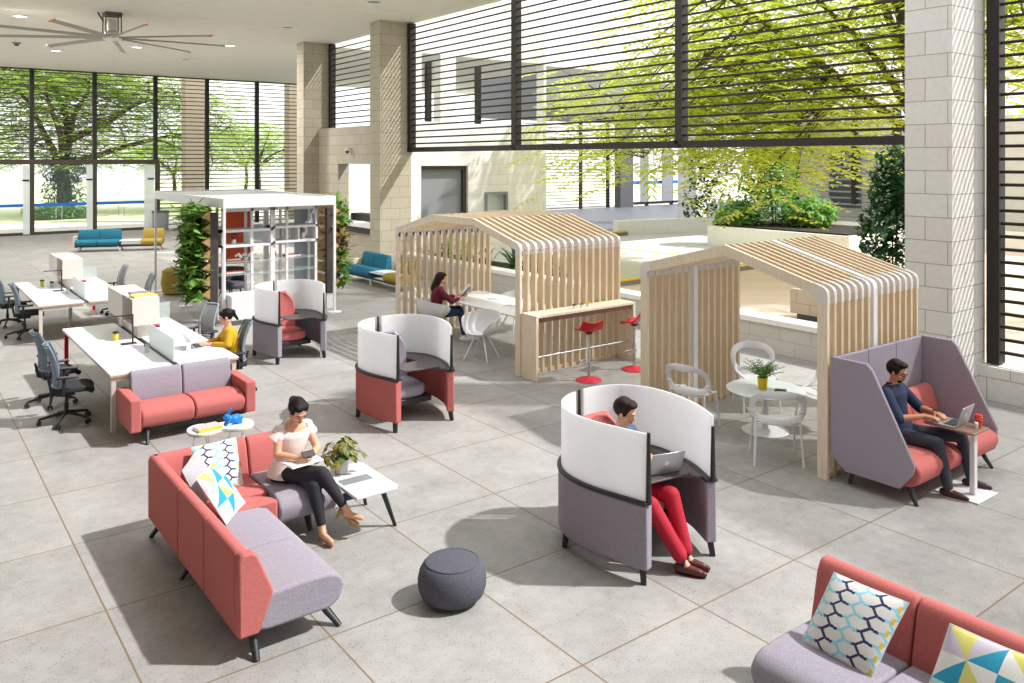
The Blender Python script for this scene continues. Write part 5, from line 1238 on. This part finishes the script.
def head(mb, c, F, U, s=1.0):
    F, U = V(F).normalized(), V(U).normalized(); S = F.cross(U).normalized(); U = S.cross(F).normalized(); M = Matrix((S, F, U)).transposed(); c = V(c)
    P = lambda x, y, z: c + M @ V((x*s, y*s, z*s))
    mb.ell(P(0, -.012, .030), (.074*s, .092*s, .082*s), M, 20, 14); mb.ell(P(0, .012, -.03), (.058*s, .068*s, .078*s), M, 18, 12); mb.ell(P(0, .045, -.086), (.027*s, .026*s, .020*s), M)
    for q in (-1, 1):
        mb.ell(P(q*.034, .042, -.026), (.026*s, .026*s, .026*s), M); mb.ell(P(q*.050, .0, -.055), (.016*s, .035*s, .02*s), M); mb.ell(P(q*.076, -.010, -.006), (.009*s, .018*s, .03*s), M)
    mb.cap(P(0, .076, .012), P(0, .098, -.026), .0095*s, .0125*s, 8); mb.ell(P(0, .092, -.03), (.017*s, .013*s, .010*s), M); mb.ell(P(0, .076, .030), (.045*s, .012*s, .010*s), M); mb.ell(P(0, .074, -.056), (.024*s, .012*s, .011*s), M)
    return P, M
def face_parts(P, M, parent, s=1.0, hairm='hair_dark'):
    w = MB(); e = MB(); b = MB(); l = MB()
    for q in (-1, 1):
        w.ell(P(q*.030, .0735, .006), (.0135*s, .007*s, .007*s), M, 10, 6); e.ell(P(q*.030, .0795, .005), (.0062*s, .004*s, .0062*s), M, 8, 6); b.tube([P(q*.014, .084, .024), P(q*.030, .085, .029), P(q*.048, .072, .023)], .004*s, 6)
    l.ell(P(0, .085, -.052), (.021*s, .006*s, .0045*s), M, 10, 6); l.ell(P(0, .084, -.060), (.017*s, .007*s, .0055*s), M, 10, 6)
    obj('eyes', w, 'eye_white', parent); obj('irises', e, 'eye', parent); obj('eyebrows', b, hairm, parent); obj('lips', l, 'lip', parent)
def person(label, J, skin, top, sleeve, pants, shoe, hair, hair_style, sh_w=.19, s=1.0, top_inf=.012, neckline=.0, extra=None, socks=None, bulk=1.0):
    t = thing('person', label, 'person', tuple(V(J['hip']) * V((1, 1, 0)) if False else (J['hip'][0], J['hip'][1], 0))); base = V(t.location)
    hip, chest, neck, hd = [V(J[k]) - base for k in ('hip', 'chest', 'neck', 'head')]; F = V(J['face']).normalized(); fwd = V(J['fwd']).normalized(); up = (neck-hip).normalized(); side = fwd.cross(V((0, 0, 1))).normalized()   # person's right
    body = MB(); shirt = MB(); tr = MB()
    fr = side.cross(up) * -1; fr = (up.cross(side)).normalized()
    if fr.dot(fwd) < 0: fr = -fr
    def torso(mb, inf, z0=0):
        w = sh_w; secs = []
        for (t_, hw, hd_, off) in ((-.03, .155, .115, 0), (.12, .15, .112, 0), (.35, .128, .098, .004), (.60, .150, .112, .012), (.80, .168, .108, .008), (.93, .145, .085, 0), (1.02, .075, .058, 0)):
            c = hip.lerp(chest, t_/.6) if t_ < .6 else chest.lerp(neck, (t_-.6)/.4)
            secs.append((c + fr*off, side*(hw*w/.19*bulk+inf), fr*(hd_*bulk+inf)))
        mb.esweep(secs[z0:], 24)
    torso(body, -.004); torso(shirt, top_inf) if not J.get('open') else None
    if J.get('open'):     # wide neckline: the top ends below the collar bones, lower at the front
        torso(shirt, top_inf); shirt = MB(); w = sh_w; secs = []
        for (t_, hw, hd_, off) in ((-.03, .155, .115, 0), (.12, .15, .112, 0), (.35, .128, .098, .004), (.60, .150, .112, .012), (.80, .168, .108, .008), (.90, .152, .092, .0), (.96, .115, .070, -.008), (1.0, .085, .058, -.014)):
            c = hip.lerp(chest, t_/.6) if t_ < .6 else chest.lerp(neck, (t_-.6)/.4); secs.append((c + fr*off, side*(hw*w/.19*bulk+top_inf), fr*(hd_*bulk+top_inf) + (up*-.022 if t_ > .85 else V((0, 0, 0)))))
        shirt.esweep(secs, 24)
    body.cap(neck - up*.03, hd - V((0, 0, .04)) - F*.01, .054, .050)
    U = V(J.get('up', (0, 0, 1))); P, M = head(body, hd, F, U, s)
    for q, k in ((1, 'R'), (-1, 'L')):
        sh = neck - up*.055 + side*q*(sh_w-.035); el = V(J['elbow'+k]) - base; wr = V(J['wrist'+k]) - base
        body.cap(sh, el, .046*bulk, .036*bulk); body.cap(el, el.lerp(wr, .4), .037*bulk, .034*bulk); body.cap(el.lerp(wr, .35), wr, .034*bulk, .0235)
        hdv = J['hand'+k]; hand(body, wr, hdv[0], hdv[1], q if hdv[2] is None else hdv[2], hdv[3], s)
        shirt.cap(sh, sh.lerp(el, min(1, sleeve)), .056*bulk+top_inf*.4, .049*bulk+top_inf*.5)
        if sleeve > 1: shirt.cap(el, el.lerp(wr, sleeve-1), .049*bulk, .038*bulk)
        hj = hip + side*q*.088 - up*.02; kn = V(J['knee'+k]) - base; an = V(J['ankle'+k]) - base; td = V(J['toe'+k]).normalized()
        body.cap(hj, kn, .074, .050); body.cap(kn, kn.lerp(an, .35), .050, .050); body.cap(kn.lerp(an, .3), an, .050, .033); body.cap(an, an - V((0, 0, .035)) + td*.03, .034, .034); body.cap(an + V((0, 0, -.045)), an + td*(.15 if J.get('heel') else .09) + V((0, 0, -.062 if td.z > -.2 else -.02)), .030 if J.get('heel') else .026, .024 if J.get('heel') else .018)
        bg = J.get('baggy', 0); tr.cap(hj, kn, .092, .063+bg); tr.cap(kn, kn.lerp(an, .4), .063+bg, .058+bg); tr.cap(kn.lerp(an, .35), an.lerp(kn, J.get('cuff', .06)), .059+bg, J.get('hem', .046)+bg)
    tr.ell(hip - up*.01, (.165*bulk, .125, .105), Matrix((side, fr, up)).transposed()); tr.esweep([(hip - up*.04, side*.15, fr*.11), (hip + up*.06, side*.152*bulk, fr*.115)], 20)
    remesh('body', body, .0065, skin, t, 2, .4); remesh('shirt', shirt, .009, top, t, 4); remesh('trousers', tr, .010, pants, t, 4)
    face_parts(P, M, t, s, hair)
    h = MB()
    h.ell(P(0, -.026, .036), (.083*s, .096*s, .090*s), M, 20, 14)
    if hair_style == 'short':
        h.ell(P(0, .028, .098), (.062*s, .055*s, .030*s), M); h.ell(P(0, -.03, .09), (.07*s, .07*s, .04*s), M)
        for q in (-1, 1): h.ell(P(q*.072, .005, .02), (.010*s, .018*s, .034*s), M)
    elif hair_style == 'tied':
        h.ell(P(.022, .016, .078), (.055*s, .058*s, .034*s), M); h.ell(P(-.03, .012, .077), (.05*s, .058*s, .034*s), M); h.ell(P(0, -.115, .03), (.042*s, .035*s, .04*s), M); h.cap(P(0, -.11, .02), P(0, -.13, -.09), .03, .018)
        for q in (-1, 1): h.ell(P(q*.068, .008, .030), (.014*s, .035*s, .04*s), M)
    else:
        h.ell(P(0, .02, .085), (.062*s, .06*s, .034*s), M)
        for q in (-1, 1): h.cap(P(q*.068, -.01, .04), P(q*.072, -.03, -.12), .026, .022)
        h.cap(P(0, -.06, .02), P(0, -.10, -.20), .072, .05); h.cap(P(.03, -.07, -.0), P(.03, -.11, -.24), .05, .03)
    remesh('hair', h, .006, hair, t, 2)
    for k in 'RL':
        an = V(J['ankle'+k]) - base; td = V(J['toe'+k]).normalized(); flat = V((td.x, td.y, 0)).normalized() if abs(td.z) < .25 else td; dn = V((0, 0, -1)) if abs(td.z) < .25 else (V((0, 0, -1)) - td*(-td.z)).normalized()
        m = MB(); a = an + dn*.05; m.cap(a - flat*.045, a + flat*.02, .040, .043); m.cap(a + flat*.02 - dn*.002, a + flat*.13 + dn*.010, .044, .033); m.cap(a + flat*.12 + dn*.012, a + flat*.17 + dn*.014, .032, .024)
        if J.get('heel'):
            m = MB(); a = an + dn*.035; m.cap(a - flat*.03, a - flat*.02, .030, .03); m.cap(a + dn*.01, a + flat*.10 + dn*.045, .022, .026); m.cap(a + flat*.10 + dn*.045, a + flat*.155 + dn*.05, .028, .020); m.cap(a - flat*.035 + dn*.01, a - flat*.045 + dn*.075, .018, .011); m.cap(a + flat*.09 + dn*.06, a + flat*.15 + dn*.06, .022, .018)
        else: m.cap(an + dn*.01, a, .040, .042) if shoe != 'loafer' else m.cap(an + dn*.035, a, .040, .042)
        so = remesh('shoe', m, .006, shoe, t, 2)
        if not J.get('heel'):
            q_ = MB(); s2 = flat.cross(dn).normalized(); q_.esweep([(a + flat*.055 + dn*.034, flat*.13, s2*.042), (a + flat*.055 + dn*.046, flat*.128, s2*.041)], 20); obj('sole', q_, 'shoe_sole' if shoe != 'loafer' else 'brown_shoe', so)
        if socks: obj('sock', MB().cap(an.lerp(V(J['knee'+k]) - base, .12), an - V((0, 0, .01)), .0365, .038), socks, t)
    if extra: extra(t, base, P, M, hip, neck, side, fr, up)
    return t

def shift(J, dx, dy, dz=0):
    for k, v in J.items():
        if k[:4] in ('hip', 'ches', 'neck', 'head', 'elbo', 'wris', 'knee', 'ankl'): J[k] = (v[0]+dx, v[1]+dy, v[2]+(dz if k in ('chest', 'neck', 'head') else 0))
    return J
# 1. woman in the white blouse
def ex1(t, base, P, M, hip, neck, side, fr, up):
    m = MB()
    for q in (1, -1):
        sh = neck - up*.05 + side*q*.15; m.esweep([(sh - side*q*.035 + up*.012, fr*.062, up*.036), (sh + side*q*.015 - up*.012, fr*.068, up*.046), (sh + side*q*.050 - up*.065, fr*.082, up*.030 + side*q*.03)], 18)
    obj('flutter_sleeve', m, 'blouse', t)
    obj('peplum', MB().esweep([(hip + up*.13, side*.150, fr*.12), (hip + up*.02, side*.19, fr*.165), (hip - up*.02, side*.20, fr*.175)], 24), 'blouse', t)
J1 = dict(hip=(3.00, 7.42, .50), chest=(3.02, 7.40, .76), neck=(3.03, 7.37, .95), head=(3.045, 7.31, 1.065), face=(.10, -.80, -.55), up=(0, -.45, 1), fwd=(.05, -1, 0),
    elbowR=(2.84, 7.29, .71), wristR=(2.97, 7.13, .70), handR=((.6, -.6, .25), (.5, .3, -.4), None, .75), elbowL=(3.22, 7.27, .70), wristL=(3.10, 7.12, .70), handL=((-.55, -.6, .25), (-.5, .3, -.4), None, .75),
    kneeR=(3.13, 6.97, .575), ankleR=(3.285, 6.80, .27), toeR=(.75, -.55, -.42), kneeL=(3.06, 6.98, .47), ankleL=(3.09, 6.87, .115), toeL=(.12, -1, 0), cuff=.14, hem=.042, heel=True, open=True)
person('woman in a white blouse with a phone, legs crossed on the corner sofa', J1, 'skin_light', 'blouse', .28, 'trouser_black', 'nude_shoe', 'hair_dark', 'tied', .175, 1.02, extra=ex1)
t = thing('phone', 'black phone held by the woman in the white blouse', 'phone', (3.04, 7.055, .745)); M_ = Matrix.Rotation(math.radians(35), 4, 'X')
obj('case', MB().box((-.06, -.034, -.004), (.06, .034, .004)).xf(M_), 'black_frame', t, bevel=.003); obj('screen', MB().box((-.055, -.03, .004), (.055, .03, .0048)).xf(M_), 'key', t, smooth=0)
t = thing('notebook', 'white notebook on the lap of the woman in the white blouse', 'notebook', (3.02, 7.14, .65), math.radians(8)); obj('cover', MB().box((-.16, -.10, 0), (.16, .10, .006)), 'paper', t, smooth=0); obj('pages', MB().box((-.155, -.095, .006), (.155, .095, .014)), 'paper', t, smooth=0)

# 2. man with red trousers in the pod
J2 = dict(hip=(5.26, 5.34, .50), chest=(5.27, 5.36, .78), neck=(5.27, 5.34, .985), head=(5.285, 5.29, 1.135), face=(.45, -.80, -.38), up=(0, -.25, 1), fwd=(.18, -1, 0),
    elbowR=(5.14, 5.06, .76), wristR=(5.28, 5.06, .735), handR=((.45, -.7, -.1), (0, 0, -1), None, .35), elbowL=(5.50, 5.27, .74), wristL=(5.46, 5.13, .735), handL=((-.1, -.9, -.1), (0, 0, -1), None, .35),
    kneeR=(5.10, 4.80, .51), ankleR=(5.22, 4.55, .095), toeR=(.5, -1, 0), kneeL=(5.33, 4.78, .545), ankleL=(5.32, 4.60, .095), toeL=(.55, -1, 0), cuff=.12, hem=.054, baggy=.009)
person('man with short dark hair and red trousers working in the nearest pod', J2, 'skin_light', 'blue_shirt', 1.35, 'red_trouser', 'loafer', 'hair_brown', 'short', .195, 1.03, socks='navy_sock', bulk=1.04)

# 3. man in the navy shirt
def ex3(t, base, P, M, hip, neck, side, fr, up):
    g = MB()
    for q in (-1, 1): g.tube([P(q*.031 + .019*math.cos(a), .090, .004 + .014*math.sin(a)) for a in [2*PI*k/14 for k in range(14)]], .0018, 5, closed=True); g.tube([P(q*.050, .088, .008), P(q*.076, .0, .008)], .0018, 5)
    g.tube([P(-.012, .094, .006), P(.012, .094, .006)], .0018, 5); obj('glasses', g, 'black_frame', t)
    b = MB(); b.ell(P(0, .040, -.072), (.043, .040, .032), M); remesh('beard', b, .006, 'hair_brown', t, 1)
    obj('watch', MB().tube([V(J3['wristL']) - base + V((-.0, .03*math.cos(a), .03*math.sin(a))) for a in [2*PI*k/12 for k in range(12)]], .007, 6, closed=True), 'black_frame', t)
    obj('collar', MB().esweep([(neck - up*.01, side*.066, fr*.062), (neck + up*.03, side*.056, fr*.055)], 18), 'navy_shirt', t)
J3 = dict(hip=(8.70, 4.50, .50), chest=(8.70, 4.60, .77), neck=(8.70, 4.60, .975), head=(8.715, 4.55, 1.12), face=(.15, -.92, -.32), up=(0, -.2, 1), fwd=(.03, -1, 0),
    elbowR=(8.47, 4.40, .70), wristR=(8.66, 4.22, .735), handR=((.35, -.9, -.05), (0, 0, -1), None, .3), elbowL=(8.95, 4.42, .72), wristL=(8.85, 4.21, .74), handL=((-.3, -.9, -.05), (0, 0, -1), None, .3),
    kneeR=(8.60, 4.06, .51), ankleR=(8.58, 3.95, .096), toeR=(.12, -1, 0), kneeL=(8.98, 4.00, .52), ankleL=(9.03, 3.93, .096), toeL=(.35, -1, 0), cuff=.03, hem=.050)
shift(J3, -.05, .02)
person('bearded man in a navy shirt with glasses typing in the sofa booth', J3, 'skin_tan', 'navy_shirt', 1.05, 'grey_trouser', 'brown_shoe', 'hair_dark', 'short', .20, 1.03, extra=ex3, socks='navy_sock', bulk=1.05)

# 4. woman in the maroon top
J4 = dict(hip=(8.16, 13.40, .52), chest=(8.18, 13.39, .79), neck=(8.21, 13.38, .97), head=(8.26, 13.36, 1.11), face=(.85, -.35, -.30), up=(.2, -.1, 1), fwd=(.90, -.42, 0),
    elbowR=(8.34, 13.12, .74), wristR=(8.56, 13.10, .80), handR=((.9, .1, .1), (0, .4, .8), None, .6), elbowL=(8.42, 13.48, .75), wristL=(8.63, 13.30, .81), handL=((.9, -.2, .1), (0, -.4, .8), None, .6),
    kneeR=(8.50, 13.06, .53), ankleR=(8.50, 12.95, .098), toeR=(.9, -.5, 0), kneeL=(8.57, 13.22, .57), ankleL=(8.60, 12.98, .10), toeL=(.9, -.5, 0), cuff=.10, hem=.045)
shift(J4, .13, -.08, .04)
person('woman in a maroon top reading a magazine under the large pavilion', J4, 'skin_light', 'maroon_top', 1.6, 'jeans', 'white_shoe', 'hair_brown', 'long', .18, 1.0)
t = thing('magazine', 'open white magazine held by the woman in the maroon top', 'magazine', (8.83, 13.10, .87), math.radians(-35))
for s_ in (-1, 1):
    M_ = Matrix.Rotation(math.radians(-50), 4, 'Y') @ Matrix.Rotation(math.radians(s_*14), 4, 'X'); obj('page', MB().box((-.14, 0 if s_ > 0 else -.21, -.002), (.14, .21 if s_ > 0 else 0, .002)).xf(M_), 'paper', t, smooth=0)
    obj('cover', MB().box((-.142, 0 if s_ > 0 else -.213, -.0045), (.142, .213 if s_ > 0 else 0, -.002)).xf(M_), 'cover_blue', t, smooth=0)

# 5. woman in the yellow cardigan
def ex5(t, base, P, M, hip, neck, side, fr, up):
    m = MB().esweep([(hip + up*.05 + fr*.05, side*.085, fr*.088), (hip.lerp(neck, .5) + fr*.055, side*.08, fr*.085), (neck - up*.10 + fr*.045, side*.055, fr*.072)], 18); obj('inner_top', m, 'trouser_black', t)
J5 = dict(hip=(4.02, 12.02, .51), chest=(3.99, 12.03, .78), neck=(3.96, 12.04, .97), head=(3.93, 12.055, 1.115), face=(-.85, .35, -.40), up=(-.25, .1, 1), fwd=(-.95, .25, 0),
    elbowR=(3.90, 12.26, .76), wristR=(3.70, 12.18, .765), handR=((-.95, -.1, -.05), (0, 0, -1), None, .3), elbowL=(3.88, 11.82, .76), wristL=(3.70, 12.02, .765), handL=((-.9, .25, -.05), (0, 0, -1), None, .3),
    kneeR=(3.58, 12.16, .53), ankleR=(3.56, 12.18, .096), toeR=(-1, .2, 0), kneeL=(3.58, 11.98, .53), ankleL=(3.60, 11.96, .096), toeL=(-1, .2, 0), cuff=.1, hem=.048)
person('woman in a yellow cardigan typing at the nearer bench desk', J5, 'skin_light', 'yellow_cardigan', 1.75, 'trouser_black', 'brown_shoe', 'hair_dark', 'tied', .18, 1.02, extra=ex5)
# ---------------------------------------------------------------- camera, sky, sun
cam = bpy.data.cameras.new('camera'); co = bpy.data.objects.new('camera', cam); COL.objects.link(co); scene.camera = co
co.location = (0, 0, 3.4); co.rotation_euler = (math.radians(90), 0, math.radians(-37.172))
cam.sensor_width = 36; cam.lens = 825/1024*36; cam.shift_y = -(341.5-160)/1024; cam.clip_end = 400
w = bpy.data.worlds.new('world'); scene.world = w; w.use_nodes = True; nt = w.node_tree; bg = nt.nodes['Background']
tc = nt.nodes.new('ShaderNodeTexCoord'); sp = nt.nodes.new('ShaderNodeSeparateXYZ'); nt.links.new(tc.outputs['Generated'], sp.inputs[0])
cr = nt.nodes.new('ShaderNodeValToRGB'); cr.color_ramp.elements[0].position = .48; cr.color_ramp.elements[0].color = (.95, .93, .90, 1)
cr.color_ramp.elements[1].position = .52; cr.color_ramp.elements[1].color = (.985, .992, 1.0, 1)
mr = nt.nodes.new('ShaderNodeMapRange'); mr.inputs['From Min'].default_value = -1; nt.links.new(sp.outputs[2], mr.inputs['Value'])
nt.links.new(mr.outputs['Result'], cr.inputs['Fac']); nt.links.new(cr.outputs['Color'], bg.inputs['Color']); bg.inputs['Strength'].default_value = 1.1
s = bpy.data.lights.new('sun', 'SUN'); s.energy = 3.5; s.angle = math.radians(1.5); s.color = (1, .985, .965)
so = bpy.data.objects.new('sun', s); COL.objects.link(so); so.rotation_euler = V((.68, -.54, 1.0)).to_track_quat('Z', 'Y').to_euler()
so.location = (20, -5, 20)
scene.view_settings.view_transform = 'Standard'; scene.view_settings.look = 'None'; scene.view_settings.gamma = 1; scene.view_settings.exposure = .57
scene.view_settings.use_curve_mapping = False
